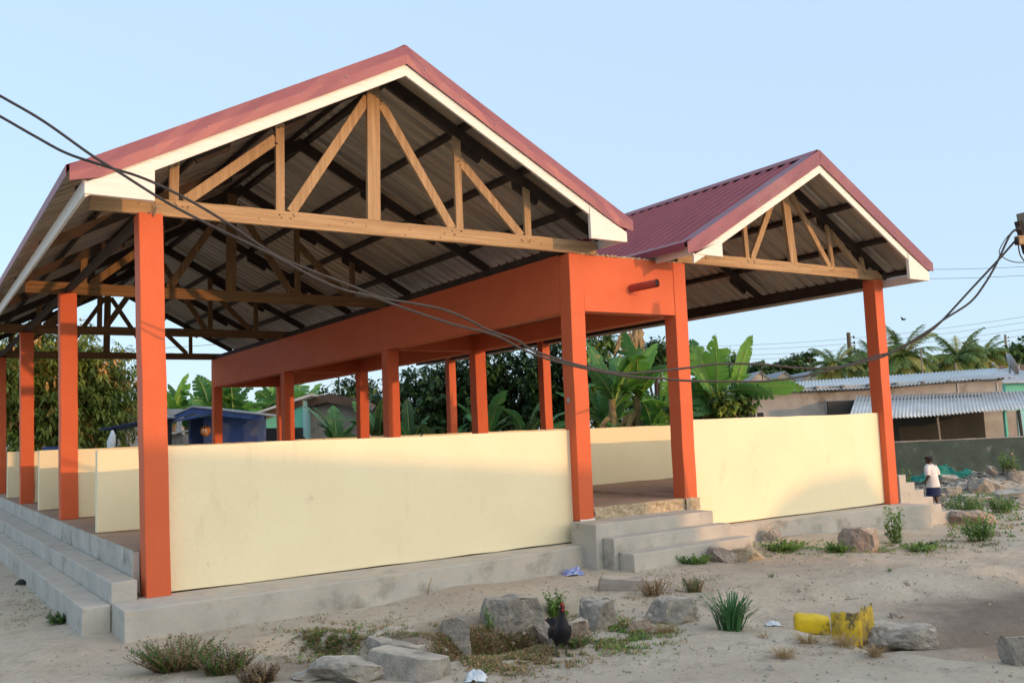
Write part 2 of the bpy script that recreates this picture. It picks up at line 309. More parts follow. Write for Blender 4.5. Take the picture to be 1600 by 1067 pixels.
def dirt_mat():
    m = bpy.data.materials.new('dirt'); m.use_nodes = True; t = m.node_tree; N = t.nodes; L = t.links
    b = N['Principled BSDF']; b.inputs['Roughness'].default_value = .97; b.inputs['Specular IOR Level'].default_value = .1
    tc = N.new('ShaderNodeTexCoord')
    def nz(s, d=8, r=.6, st=None):
        n = N.new('ShaderNodeTexNoise'); n.inputs['Scale'].default_value = s; n.inputs['Detail'].default_value = d; n.inputs['Roughness'].default_value = r
        if st:
            mp = N.new('ShaderNodeMapping'); mp.inputs['Scale'].default_value = st; L.new(tc.outputs['Object'], mp.inputs[0]); L.new(mp.outputs[0], n.inputs[0])
        else: L.new(tc.outputs['Object'], n.inputs[0])
        return n.outputs[0]
    def rng(a, lo, hi, amt=1.):
        q = N.new('ShaderNodeMapRange'); q.inputs[1].default_value = lo; q.inputs[2].default_value = hi; q.inputs[4].default_value = amt; L.new(a, q.inputs[0]); return q.outputs[0]
    def mix(f, a, c):
        q = N.new('ShaderNodeMix'); q.data_type = 'RGBA'; L.new(f, q.inputs[0]); L.new(a, q.inputs[6]); q.inputs[7].default_value = (*c, 1); return q.outputs[2]
    r = N.new('ShaderNodeValToRGB'); r.color_ramp.elements[0].position = .3; r.color_ramp.elements[1].position = .7
    r.color_ramp.elements[0].color = (.48, .40, .31, 1); r.color_ramp.elements[1].color = (.61, .535, .425, 1)
    L.new(nz(1.3), r.inputs[0]); c = r.outputs[0]
    c = mix(rng(nz(.45, 5), .52, .68, .5), c, (.44, .33, .24))
    c = mix(rng(nz(4.5), .55, .72, .6), c, (.28, .225, .175)); c = mix(rng(nz(1.1, 9, .7, (1, 1, 1)), .56, .66, .5), c, (.60, .54, .47)); c = mix(rng(nz(22, 6, .7), .56, .68, .55), c, (.25, .205, .165))
    c = mix(rng(nz(60, 4), .64, .74, .7), c, (.15, .12, .10))
    c = mix(rng(nz(95, 3), .68, .76, .7), c, (.50, .45, .40))
    # damp stained patch of bare earth, right of the rocks
    geo = N.new('ShaderNodeNewGeometry')
    def blob(cx, cy, rx, ry, a, cc, col):
        sub = N.new('ShaderNodeVectorMath'); sub.operation = 'SUBTRACT'; L.new(geo.outputs['Position'], sub.inputs[0]); sub.inputs[1].default_value = (cx, cy, 0)
        mul = N.new('ShaderNodeVectorMath'); mul.operation = 'MULTIPLY'; L.new(sub.outputs[0], mul.inputs[0]); mul.inputs[1].default_value = (1/rx, 1/ry, 0)
        ln = N.new('ShaderNodeVectorMath'); ln.operation = 'LENGTH'; L.new(mul.outputs[0], ln.inputs[0])
        ad = N.new('ShaderNodeMath'); ad.operation = 'ADD'; L.new(ln.outputs[1], ad.inputs[0])
        q = N.new('ShaderNodeMath'); q.operation = 'MULTIPLY'; L.new(nz(1.4, 6, .6, (1, 1, 1)), q.inputs[0]); q.inputs[1].default_value = 1.3; L.new(q.outputs[0], ad.inputs[1])
        return mix(rng(ad.outputs[0], 1.75, 1.15, a), cc, col)
    c = blob(6.2, -4.3, 2.1, .9, .75, c, (.15, .115, .095))
    c = blob(5.4, -5.0, 1.6, .8, .6, c, (.26, .17, .11))
    c = blob(1.7, -2.2, 1.6, .7, .85, c, (.24, .19, .14))
    L.new(c, b.inputs['Base Color'])
    b1 = N.new('ShaderNodeBump'); b1.inputs['Strength'].default_value = .9; b1.inputs['Distance'].default_value = .03; L.new(nz(14, 10, .7), b1.inputs['Height'])
    b2 = N.new('ShaderNodeBump'); b2.inputs['Strength'].default_value = .4; b2.inputs['Distance'].default_value = .008; L.new(nz(90, 6, .7), b2.inputs['Height']); L.new(b1.outputs[0], b2.inputs['Normal'])
    L.new(b2.outputs[0], b.inputs['Normal'])
    return m
M['dirt'] = dirt_mat()
tag(g.build('ground', M['dirt'], fix=False), kind='structure')
del g

# ------------------------------------------------------------------ the pavilion
H = 3.4; WC = .21; XB, XC, XD = 4.79, 6.457, 10.63; ZF = .39
PV = empty('market_pavilion', (0, 0, 0), 'open-sided market hall with orange columns, cream half walls and two maroon gable roofs', 'market hall')
def column(x, y, z0, z1, b=0., t=0., wc=WC, nub=0):
    m = MB(); lo = [(x+b, y), (x+wc+b, y), (x+wc+b, y+wc), (x+b, y+wc)]; hi = [(x+t, y), (x+wc+t, y), (x+wc+t, y+wc), (x+t, y+wc)]
    rnd = random.Random(int(x*100+y*17)); n = 9; rings = []
    for k in range(n+1):
        f = k/n; jx, jy = (rnd.uniform(-.004, .004), rnd.uniform(-.004, .004))
        rings.append([(lo[i][0]*(1-f)+hi[i][0]*f+jx, lo[i][1]+jy, z0+(z1-z0)*f) for i in range(4)])
    pts = [p for r_ in rings for p in r_]; fs = [(3, 2, 1, 0), tuple(n*4+i for i in range(4))]
    for k in range(n):
        for i in range(4): fs.append((k*4+i, k*4+(i+1) % 4, k*4+4+(i+1) % 4, k*4+4+i))
    m.add(pts, fs)
    return m.build('column', M['orange'], PV, bevel=.007)
YR = [0, 4.94, 9.76, 14.84]; YD = [0, 4.4, 8.8, 13.2]
column(0, 0, -.004, H, .035, -.025)
for y in YR[1:]: column(0, y, ZF, H, .02, -.01)
column(XB, 0, .25, H-.02, -.012, .004)
for y in YR[1:]: column(XB, y, ZF, 2.72)
column(XC, 0, .36, H-.02, -.012, .004)
for y in YR[1:]: column(XC, y, ZF, 2.72)
column(XD, 0, -.004, H, -.012, .01)
for y in YD[1:]: column(XD, y, ZF, H)
# small grey switch box on the entrance column
MB().box(XB-.008, XB+.002, .10, .15, 1.615, 1.675).build('switch_box', M['steel'], PV)
# concrete beams
def beam(x0, x1, y0, y1, z0, z1, jag=0, seed=1):
    rnd = random.Random(seed); m = MB(); n = max(2, int(max(x1-x0, y1-y0)/.12)); alongx = (x1-x0) > (y1-y0)
    top = [z1+(rnd.uniform(-.5, .5)*jag) for _ in range(n+1)]
    pts = []; fs = []
    for k in range(n+1):
        f = k/n
        if alongx: x = x0+(x1-x0)*f; q = [(x, y0, z0), (x, y1, z0), (x, y1, top[k]), (x, y0, top[k])]
        else: y = y0+(y1-y0)*f; q = [(x1, y, z0), (x0, y, z0), (x0, y, top[k]), (x1, y, top[k])]
        pts += q
    fs.append((3, 2, 1, 0)); fs.append(tuple(n*4+i for i in range(4)))
    for k in range(n):
        for i in range(4): fs.append((k*4+i, k*4+(i+1) % 4, k*4+4+(i+1) % 4, k*4+4+i))
    m.add(pts, fs, 0)
    return m
beam(XB, XB+WC, WC+.003, 15.05, 2.70, H-.01).build('concrete_beam', M['orange'], PV)
beam(XC, XC+WC, WC+.003, 15.05, 2.70, H-.01).build('concrete_beam', M['orange'], PV)
fp = beam(XB+WC+.003, XC-.003, .003, WC, 2.695, H-.02, .022, 4).build('front_panel', M['orange'], PV)
cr = MB()
rnd = random.Random(5)
for k in range(60):     # broken mortar crust on top of the panel
    x = XB+.15+k*.028; h = rnd.uniform(.004, .022)
    cr.box(x, x+rnd.uniform(.02, .035), rnd.uniform(-.006, .01), .2, H-.022+rnd.uniform(-.006, .004), H-.02+h)
cr.build('mortar_crust', M['rubble_pale'], fp)
for y in YR[1:]: beam(XB+WC+.003, XC-.003, y+.003, y+WC-.003, 2.702, 2.97).build('cross_beam', M['orange'], PV)
m = MB(); m.box(XB+WC+.002, XC-.002, WC+.01, 15.04, 2.98, 3.10); m.build('channel_slab', M['creamtop'], PV)
# drain pipe sticking out of the front panel
pc = V((5.745, 0, 3.005)); pe = pc+V((.10, -.36, .015))
pp = MB(); pp.tube([pc+(pc-pe)*.1, pe], .050, 20, cap=False); pp.tube([pe, pc+(pc-pe)*.1], .043, 20, cap=False)
ring = MB()
pj_ = pp.build('drain_pipe', M['pipe'], PV, fix=False)
ring.tube([pe+(pc-pe)*.02, pe+(pc-pe)*.3], .042, 16); ring.build('pipe_hole', M['black'], pj_)
MB().box(5.70, 5.82, -.006, .003, 2.925, 2.933).build('plaster_nick', M['pipe'], PV)

# half walls
def hwall(x0, x1, y0, y1, z0, z1, name='half_wall', wob=.006, seed=3):
    m = MB(); rnd = random.Random(int(seed+x0*7+y0*31)); n = max(2, int(abs(x1-x0)/.35)); pts = []
    for k in range(n+1):
        x = x0+(x1-x0)*k/n; zt = z1+rnd.uniform(-wob, wob); zb = z0+(rnd.uniform(0, .012) if wob > .004 else 0)
        pts += [(x, y0, zb), (x, y1, zb), (x, y1, zt), (x, y0, zt)]
    fs = [(3, 2, 1, 0), tuple(n*4+i for i in range(4))]
    for k in range(n):
        for i in range(4): fs.append((k*4+i, k*4+(i+1) % 4, k*4+4+(i+1) % 4, k*4+4+i))
    m.add(pts, fs); o = m.build(name, [M['cream'], M['creamtop']], PV, bevel=.006)
    return o
hwall(WC+.01, XB-.004, .13, .25, .0, 1.30)
hwall(XC+WC-.004, XD-.004, .10, .22, .0, 1.36)
for i, y in enumerate([2.36, 4.98, 7.35, 9.80, 12.30, 14.88]):
    hwall((.03 if i % 2 == 0 else WC-.002), XB-.004, y, y+.115, ZF, 1.285 + .008*(i % 3), seed=i)
for i, y in enumerate([2.75, 4.98, 7.35, 9.80, 12.30, 14.88]):
    hwall(XC+WC+.004, XD-.02, y, y+.115, .43, 1.30 + .008*(i % 3), seed=i+10)
# floors, ledges and steps
def slab(name, poly, z0, z1, m='concrete', bev=.01): 
    mm = MB(); mm.prismZ(poly, z0, z1); return mm.build(name, M[m], PV, bevel=bev)
slab('floor_slab', [(-.01, .26), (XB, .26), (XB, .03), (XC, .03), (XC+.0, 15.1), (-.01, 15.1)], -.35, ZF, 'floor')
slab('floor_slab', [(XC+.003, .23), (10.84, .23), (10.84, 15.1), (XC+.003, 15.1)], -.45, .435, 'floor')
# rough concrete riser on the left edge
def rough_face(name, mt, p0, du, length, z0, z1, outn, amp, parent, seed, nx=None, nz=7, thick=.03, topj=.01):
    m = MB(); nx = nx or int(length/.03); p0 = V(p0); du = V(du); outn = V(outn); pts = []
    for i_ in range(nx+1):
        for k_ in range(nz+1):
            x = i_/nx*length; z = z0+(z1-z0)*k_/nz; nz_ = noise.noise(V((x*7, z*14, seed)))+.6*noise.noise(V((x*23, z*30, seed)))
            zz_ = z+(topj*noise.noise(V((x*5, 0, seed+4))) if k_ == nz else 0)
            pts.append(p0+du*x+outn*(thick+amp*nz_)+V((0, 0, zz_)))
        pts.append(p0+du*(i_/nx*length)+V((0, 0, z1+topj*noise.noise(V((i_/nx*length*5, 0, seed+4))))))
    w = nz+2
    m.add(pts, [(i_*w+k_, (i_+1)*w+k_, (i_+1)*w+k_+1, i_*w+k_+1) for i_ in range(nx) for k_ in range(nz+1)])
    return m.build(name, mt, parent, fix=False)
rough_face('rough_riser', M['concrete'], (-.012, 15.1, 0), (0, -1, 0), 14.86, .02, ZF-.004, (-1, 0, 0), .007, PV, 3, nx=400, nz=6, thick=.012)
MB().box(-.034, .028, .214, .30, .02, ZF-.012).build('riser_end', M['concrete'], PV, bevel=.006)
rough_face('plaster_foot', M['white'], (XB-.006, -.001, 0), (1, 0, 0), WC+.004, .247, .268, (0, -1, 0), .004, PV, 12, nx=24, nz=2, thick=.003, topj=.012)
rough_face('plaster_foot', M['rubble_pale'], (XC-.01, -.001, 0), (1, 0, 0), WC+.03, .24, .385, (0, -1, 0), .012, PV, 13, nx=24, nz=6, thick=.012, topj=.03)
rough_face('broken_floor_edge', M['rubble_pale'], (XB+WC, .03, 0), (1, 0, 0), XC-XB-WC, .24, ZF-.002, (0, -1, 0), .022, PV, 8, nz=9, thick=.022, topj=.014)
slab('side_step', [(-.245, .02), (-.032, .02), (-.032, 15.1), (-.36, 15.1)], -.35, .165)
slab('side_step', [(-.475, .005), (-.248, .005), (-.363, 15.1), (-.56, 15.1)], -.4, -.015)
slab('plinth_ledge', [(-.242, -.52), (1.1, -.50), (2.1, -.48), (3.6, -.35), (4.64, -.20), (4.94, -.19), (4.94, .125), (4.0, .128), (-.03, .128), (-.03, .0), (-.242, .0)], -.45, 0)
slab('plinth_ledge', [(6.74, -.12), (8.6, -.15), (10.3, -.3), (10.86, -.5), (10.93, -.02), (10.86, .095), (6.74, .095)], -.5, -.006)
slab('entrance_step', [(4.655, -.44), (6.53, -.38), (6.53, .02), (4.655, .02)], -.45, .248)
slab('entrance_step', [(4.745, -.63), (6.62, -.57), (6.62, -.385), (4.745, -.445)], -.45, .10)
slab('entrance_step', [(4.81, -.88), (6.75, -.79), (6.75, -.573), (4.81, -.633)], -.5, -.052)
st = MB(); zz = [.41, .285, .16, .035, -.09, -.215]; xx = [11.03, 11.24, 11.46, 11.69, 11.90, 12.13]
st.prismY([(10.86, -.8), (12.13, -.8)] + [p for k in range(5, -1, -1) for p in ((xx[k], zz[k]), ((xx[k-1] if k else 10.86), zz[k]))], -.01, 3.0)
st.build('side_stair', M['concrete'], PV, bevel=.008)

# roofs
def zr(x, R): return R['z']-R['m']*abs(x-R['x'])
R1 = dict(x=2.47, z=5.245, m=.528, xl=-.655, xr=5.405, y0=-.44, y1=15.3, plane=-.45)
R2 = dict(x=8.68, z=4.94, m=.572, xl=6.075, xr=11.135, y0=-.64, y1=15.3, plane=-.65)
def roof(R):
    prof = []; y = R['y0']; hgt_ = .032
    while y < R['y1']:
        prof += [(y, 0), (y+.13, 0), (y+.155, hgt_), (y+.185, hgt_), (y+.21, 0)]; y += .21
    m = MB()
    for side in (-1, 1):
        xe = R['xl'] if side < 0 else R['xr']
        for lay, mi in ((0, 0), (-.006, 1)):
            stops = [R['x'], R['x']+(xe-R['x'])*.5, xe]
            pts = []; n = len(prof)
            for q, x in enumerate(stops):
                for yy, hh in prof: pts.append((x, yy, zr(x, R)+hh+lay))
            fs = []
            for q in range(2):
                for i in range(n-1):
                    a = q*n+i; f = (a, a+1, a+n+1, a+n); fs.append(f)
            m.add(pts, fs, mi)
    o = m.build('roof', [M['maroon'], M['sheetunder']], PV, fix=False)
    # ridge cap
    c = MB(); w = .16
    c.add([(R['x']-w, R['y0'], zr(R['x']-w, R)+.036), (R['x'], R['y0'], R['z']+.05), (R['x']+w, R['y0'], zr(R['x']+w, R)+.036),
           (R['x']-w, R['y1'], zr(R['x']-w, R)+.036), (R['x'], R['y1'], R['z']+.05), (R['x']+w, R['y1'], zr(R['x']+w, R)+.036)], [(0, 1, 4, 3), (1, 2, 5, 4)])
    c.build('ridge_cap', M['maroon'], o, fix=False, solid=.003)
    # barge flashing: vertical face + top lap
    p = R['plane']; zt = R['z']+.031; fh = .20; bm_ = .125
    for side in (-1, 1):
        xe = R['xl'] if side < 0 else R['xr']
        f = MB(); n = 14; pts = []
        rnd = random.Random(int(xe*10)); slope = R['m']
        for k in range(n+1):
            x = R['x']+(xe-R['x'])*k/n; z = zt-slope*abs(x-R['x']); j = rnd.uniform(-.004, .006)
            zz1 = fh if k < n else .13
            pts += [(x, p+.16, z+.008), (x, p-.025, z), (x, p-.028-j, z-zz1*.5), (x, p-.025, z-zz1+j*.5)]
        fs = []
        for k in range(n):
            for i in range(3): fs.append((k*4+i, k*4+i+1, k*4+5+i, k*4+4+i))
        f.add(pts, fs); fo = f.build('barge_flashing', M['trim'], o, fix=True, solid=.004)
        sw = MB()
        for q in range(7):
            x = R['x']+(xe-R['x'])*(q+.5)/7; z = zt-slope*abs(x-R['x'])-fh*.55; sw.tube([(x, p-.036, z), (x, p-.024, z)], .007, 7)
        sw.build('screws', M['steel'], fo)
        b = MB(); x0, x1 = R['x'], (xe+.12 if side < 0 else xe-.10); 
        z0, z1 = zt-fh+.01, zt-fh+.01-slope*abs(x1-x0)
        b.prismY([(x0, z0), (x1, z1), (x1, z1-bm_), (x0, z0-bm_)], p, p+.028); b.build('fascia_board', M['white'], o, bevel=.003)
    return o, zt, fh, bm_
def endbox(o, R, x0, x1, zb, zt, fh, bm_):
    f = lambda x: zt-fh-R['m']*abs(x-R['x'])+.004
    m = MB(); g1, g2 = f(x0), f(x1)
    if x0 < R['x']: poly = [(x0, zb), (x1, zb-.004), (x1, g2-bm_+.03), (x1, g2-.03), (x0, g1)]
    else: poly = [(x0, zb), (x1, zb-.004), (x1, g2), (x0, g1-.03)]
    m.prismY(poly, R['plane']-.012, R['plane']+.035); m.build('eave_box', M['white'], o, bevel=.004)
rf1, zt, fh, bm_ = roof(R1)
endbox(rf1, R1, -.54, .016, 3.40, zt, fh, bm_); endbox(rf1, R1, 4.777, 5.314, 3.465, zt, fh, bm_)
# eave fascia boards along the sides
MB().box(-.54, -.51, -.41, 15.2, 3.40, 3.535).build('fascia_board', M['white'], rf1, bevel=.003)
MB().box(5.285, 5.312, -.41, 15.2, 3.47, 3.60).build('fascia_board', M['white'], rf1, bevel=.003)
rf2, zt2, fh2, bm2 = roof(R2)
endbox(rf2, R2, 6.17, 6.68, 3.35, zt2, fh2, bm2-.02); endbox(rf2, R2, 10.55, 11.035, 3.297, zt2, fh2, bm2-.02)
MB().box(6.17, 6.20, -.61, 15.2, 3.345, 3.455).build('fascia_board', M['white'], rf2, bevel=.003)
MB().box(11.005, 11.035, -.61, 15.2, 3.297, 3.43).build('fascia_board', M['white'], rf2, bevel=.003)
# folded maroon eave trim (drip edge) of the smaller roof and larger roof
def drip(R, side, o):
    xe = R['xl'] if side < 0 else R['xr']; z = zr(xe, R); m = MB()
    a = .02*side
    m.add([(xe-.10*side, R['y0'], z+.10*R['m']+.038), (xe+a, R['y0'], z+.036), (xe+a, R['y0'], z-.055),
           (xe-.10*side, R['y1'], z+.10*R['m']+.038), (xe+a, R['y1'], z+.036), (xe+a, R['y1'], z-.055)], [(0, 1, 4, 3), (1, 2, 5, 4)])
    m.build('eave_trim', M['maroon'], o, fix=False, solid=.003)
for R, o in ((R1, rf1), (R2, rf2)):
    for sde in (-1, 1): drip(R, sde, o)
# purlins
for R, o in ((R1, rf1), (R2, rf2)):
    half = (R['xr']-R['xl'])/2
    for side in (-1, 1):
        for k in (.10, .95, 1.72, 2.45):
            x = R['x']+side*k; z = zr(x, R)-.012; dx = .025
            m = MB(); m.prismY([(x-dx, z-.055+dx*R['m']*(1 if side > 0 else -1)), (x+dx, z-.055-dx*R['m']*(1 if side > 0 else -1)), (x+dx, z-dx*R['m']*(1 if side > 0 else -1)), (x-dx, z+dx*R['m']*(1 if side > 0 else -1))], R['plane']+.03, R['y1']-.05)
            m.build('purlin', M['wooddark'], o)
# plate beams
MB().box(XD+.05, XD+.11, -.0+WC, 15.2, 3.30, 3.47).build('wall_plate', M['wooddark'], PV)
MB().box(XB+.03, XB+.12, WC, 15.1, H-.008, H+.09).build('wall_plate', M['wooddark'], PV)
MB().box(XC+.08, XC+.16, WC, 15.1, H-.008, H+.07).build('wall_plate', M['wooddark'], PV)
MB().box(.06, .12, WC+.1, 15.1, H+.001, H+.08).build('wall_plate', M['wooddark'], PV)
def rafters(m, R, y, thick=.05, stepy=True):
    for side in (-1, 1):
        xe = R['xl']+.12 if side < 0 else R['xr']-.12
        off = .075
        poly = [(R['x'], R['z']-off), (xe, zr(xe, R)-off), (xe, zr(xe, R)-off-.12), (R['x'], R['z']-off-.15)]
        m.prismY(poly, y-thick/2, y+thick/2)
        if stepy:   # splice blocks with chamfered ends under the purlins
            for k in (.95, 1.72):
                xa = R['x']+side*(k-.1); xb = R['x']+side*min(k+.32, 2.33)
                za, zb = zr(xa, R)-off, zr(xb, R)-off
                sl = R['m']
                m.prismY([(xa, za+.01), (xb, zb+.01), (xb-side*.09, zb-.20+sl*.09), (xa+side*.02, za-.20-sl*.02)], y+thick/2+.002, y+thick/2+.05)
def truss(R, y, tie, webs, king, front=False):
    nl = MB()
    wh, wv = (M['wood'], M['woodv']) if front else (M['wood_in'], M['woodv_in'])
    t = MB(); rafters(t, R, y)
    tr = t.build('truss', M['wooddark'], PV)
    b = MB(); x0, x1, za, zb = tie; xm = x0+(x1-x0)*.62
    b.box(x0, xm, y-.025, y+.025, za, zb); b.box(xm-.25, x1, y-.0275+.003, y+.02, za-.004, zb-.004)
    b = beam(x0, x1, y-.025, y+.025, za, zb, .007, int(y*10)+3)
    b.build('tie_beam', wh, tr, bevel=.003)
    k = MB(); k.bar((king[0], y-.008, zb-.006), (king[1], y-.008, king[2]), .05, .145, (1, 0, 0)); k.build('king_post', wv, tr, bevel=.003)
    for a, c, w in webs:
        q = MB(); q.bar((a[0], y-.004 if w < .09 else y+.003, a[1]), (c[0], y-.004 if w < .09 else y+.003, c[1]), .04, w, (1, 0, 0) if abs(a[0]-c[0]) < .2 else (0, 0, 1))
        q.build('brace', wv, tr, bevel=.003)
    if front:       # nail heads at the joints
        rn_ = random.Random(3)
        for a, c, w in webs:
            for (x, z) in (a, c):
                for q in range(3): xx_, zz_ = x+rn_.uniform(-.03, .03), z-.04+rn_.uniform(-.03, .02); nl.tube([(xx_, y-.032, zz_), (xx_, y-.02, zz_)], .006, 6)
        for q in range(12): xx_, zz_ = rn_.uniform(tie[0]+.3, tie[1]-.3), rn_.uniform(tie[2]+.03, tie[3]-.03); nl.tube([(xx_, y-.029, zz_), (xx_, y-.02, zz_)], .006, 6)
        nl.build('nail_heads', M['black'], tr)
webs1 = [((1.30, 3.547), (1.31, 4.44), .088), ((.29, 3.547), (.30, 3.94), .087), ((1.415, 3.548), (2.27, 4.86), .10), ((.39, 3.548), (1.27, 4.27), .10),
         ((3.335, 3.543), (3.335, 4.60), .088), ((4.25, 3.54), (4.25, 4.12), .087), ((3.245, 3.543), (2.40, 4.86), .10), ((4.16, 3.54), (3.36, 4.33), .10)]
webs2 = [((7.905, 3.542), (7.875, 4.28), .075), ((8.01, 3.542), (8.62, 4.60), .09), ((9.73, 3.538), (9.67, 4.17), .07), ((9.66, 3.538), (8.88, 4.60), .085),
         ((10.40, 3.534), (9.72, 4.08), .085), ((10.46, 3.534), (10.43, 3.74), .07), ((7.0, 3.542), (7.0, 3.78), .07), ((7.1, 3.542), (7.86, 4.05), .085)]
for i, y in enumerate([.055, 5.03, 9.86, 14.93]):
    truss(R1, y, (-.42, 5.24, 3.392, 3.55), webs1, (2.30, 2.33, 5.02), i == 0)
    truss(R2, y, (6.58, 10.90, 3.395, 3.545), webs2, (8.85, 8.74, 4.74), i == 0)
for y in (2.55, 7.45, 12.4):
    for R in (R1, R2):
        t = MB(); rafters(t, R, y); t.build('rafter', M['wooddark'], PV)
# anchor knot at the column top
k = MB(); k.tube([(.10, -.005, 3.37), (.13, -.02, 3.44), (.11, -.015, 3.50)], .008, 6); k.tube([(.06, -.004, 3.39), (.16, -.02, 3.47)], .006, 6); k.build('wire_tie', M['brown_rock'], PV)

# ------------------------------------------------------------------ plants: builders
def frond_dir(az, el): return V((math.cos(az)*math.cos(el), math.sin(az)*math.cos(el), math.sin(el)))
def banana_leaf(m, base, d, length, width, droop, rnd, mi=0, tear=.5, fold=.35, roll=0., rib=2):
    """one big leaf: a bent midrib with torn strips either side"""
    base = V(base); d = V(d).normalized(); n = 16; pts = []; p = base.copy(); cur = d.copy(); stepl = length/n
    for i in range(n+1):
        pts.append(p.copy()); p = p+cur*stepl; cur = (cur+V((0, 0, -1))*droop*(.4+1.2*i/n)/n).normalized()
    m.tube(pts, [max(.004, width*.06*(1-i/(n+1))) for i in range(n+1)], 5, rib)
    for side in (-1, 1):
        gap = 0.
        for i in range(n):
            a, b = pts[i], pts[i+1]; t = (b-a).normalized()
            s = t.cross(V((0, 0, 1)))
            if s.length < .1: s = V((1, 0, 0))
            s.normalize(); up = s.cross(t).normalized()
            if roll: s = (s*math.cos(roll)+up*math.sin(roll)).normalized(); up = s.cross(t).normalized()
            def w(u): return width*.5*min(1, (u*5+.12))*(1-max(0, u-.72)/.28*.92)**.8 if u < 1 else 0.02
            w0, w1 = w(i/n), w((i+1)/n)
            if rnd.random() < tear*.45: gap = rnd.uniform(-.35, .25)
            f = fold+gap
            o0 = s*side*math.cos(f)+up*math.sin(f)*.9; 
            lean = t*rnd.uniform(.05, .16)*width
            e = 0 if rnd.random() > tear*.5 else stepl*rnd.uniform(.1, .45)
            b2 = b - t*e
            mida, midb = a+o0*w0*.55, b+o0*w1*.55
            ja, jb = a+o0*w0+lean-up*w0*.25, b2+o0*w1+lean-up*w1*.25
            if side > 0: m.add([a, b, midb, mida, jb, ja], [(0, 1, 2, 3), (3, 2, 4, 5)], mi, True)
            else: m.add([a, b, midb, mida, jb, ja], [(3, 2, 1, 0), (5, 4, 2, 3)], mi, True)
def banana(name, pos, h, n, seed, label, width=.5, llen=1.7, dry=2, group='banana plants behind the market hall', elev=(.5, 1.35), mats=None):
    rnd = random.Random(seed); pos = V(pos)
    r = empty(name, pos, label, 'banana plant', group)
    st = MB(); st.tube([pos, pos+V((rnd.uniform(-.1, .1), rnd.uniform(-.1, .1), h*.5)), pos+V((rnd.uniform(-.15, .15), 0, h))], [.17, .13, .08], 10)
    st.build('stem', M['banstem'], r)
    lf = MB(); top = pos+V((0, 0, h))
    for i in range(n):
        az = i*2.4+rnd.uniform(-.4, .4); el = rnd.uniform(*elev)
        banana_leaf(lf, top-V((0, 0, rnd.uniform(0, .3))), frond_dir(az, el), llen*rnd.uniform(.75, 1.15), width*rnd.uniform(.8, 1.2), rnd.uniform(.5, 1.9), rnd, 0 if rnd.random() < .6 else 1, tear=rnd.uniform(.5, 1), roll=rnd.uniform(-.5, .5), fold=rnd.uniform(.05, .5))
    for i in range(dry):
        banana_leaf(lf, top-V((0, 0, .35)), frond_dir(rnd.uniform(0, 6.3), -.3), llen*.7, width*.4, 3.5, rnd, 3, tear=1, fold=-.8)
    lf.build('leaves', mats or [M['ban1'], M['ban2'], M['rib'], M['ban3']], r, fix=False)
    return r
def leaf(m, p, d, l, w, mi, up=None):
    d = V(d).normalized(); s = d.cross(V((0, 0, 1)))
    if s.length < .05: s = V((1, 0, 0))
    s.normalize(); u = s.cross(d)
    m.add([p, p+d*l*.45+s*w-u*w*.3, p+d*l-V((0, 0, l*.15)), p+d*l*.45-s*w-u*w*.3], [(0, 1, 2), (0, 2, 3)], mi)
def inside(p, c, r): return sum(((p[i]-c[i])/r[i])**2 for i in range(3)) < 1
def leafy_crown(blobs, n, ll, lw, rnd, per=8, mats=(0, 1, 2), probs=(.5, .4, .1), droop=.35, shell=.55):
    """leaf clusters spread through blob volumes, denser near the skin; each clump keeps one kind of leaf"""
    m = MB(); tot = sum(b[1][0]*b[1][1]*b[1][2] for b in blobs)
    for c, r in blobs:
        k = max(6, int(n*r[0]*r[1]*r[2]/tot)); c = V(c)
        for _ in range(k):
            d = V((rnd.gauss(0, 1), rnd.gauss(0, 1), rnd.gauss(0, 1))).normalized()
            q = shell+(1-shell)*rnd.random()**.6
            if noise.noise(d*2.3+c) > .28: q *= .8
            p = c+V((d.x*r[0], d.y*r[1], d.z*r[2]))*q*(1+.16*noise.noise(d*4+c))
            x = rnd.random(); mi = mats[0] if x < probs[0] else (mats[1] if x < probs[0]+probs[1] else mats[2])
            for j in range(per):
                dd = (d*rnd.uniform(.2, .9)+V((rnd.uniform(-1, 1), rnd.uniform(-1, 1), rnd.uniform(-.9, .5)-droop))).normalized()
                leaf(m, p+V((rnd.uniform(-1, 1), rnd.uniform(-1, 1), rnd.uniform(-1, 1)))*ll*.35, dd, ll*rnd.uniform(.7, 1.2), lw*rnd.uniform(.8, 1.2), mi)
    return m
def tree(name, base, h, blobs, n, ll, lw, seed, label, mats, probs=(.5, .4, .1), group=None, trunk=.2, cat='tree', per=8, droop=.35):
    rnd = random.Random(seed); base = V(base); r = empty(name, base, label, cat, group)
    t = MB(); top = base+V((0, 0, h*.45))
    t.tube([base-V((0, 0, .1)), base+V((.05, 0, h*.2)), top], [trunk*1.2, trunk, trunk*.75], 10)
    for c, rr in blobs[:9]:
        c = V(c); mid = (top+c)/2+V((rnd.uniform(-.2, .2), rnd.uniform(-.2, .2), .1))
        t.tube([top-V((0, 0, h*.1)), mid, c+V((0, 0, rr[2]*.4))], [trunk*.5, trunk*.3, trunk*.08], 7)
    t.build('trunk', M['bark'], r)
    leafy_crown(blobs, n, ll, lw, rnd, per, probs=probs, droop=droop).build('crown', mats, r, fix=False)
    return r
def blobs_for(c, R, k, rnd, sp=.55, rr=(.38, .6)):
    c = V(c); out = []
    for i in range(k):
        d = V((rnd.gauss(0, 1), rnd.gauss(0, 1), rnd.gauss(0, 1))).normalized()*rnd.uniform(.35, 1)*sp
        q = rnd.uniform(*rr); out.append((c+V((d.x*R[0], d.y*R[1], d.z*R[2])), (R[0]*q, R[1]*q, R[2]*q)))
    return out
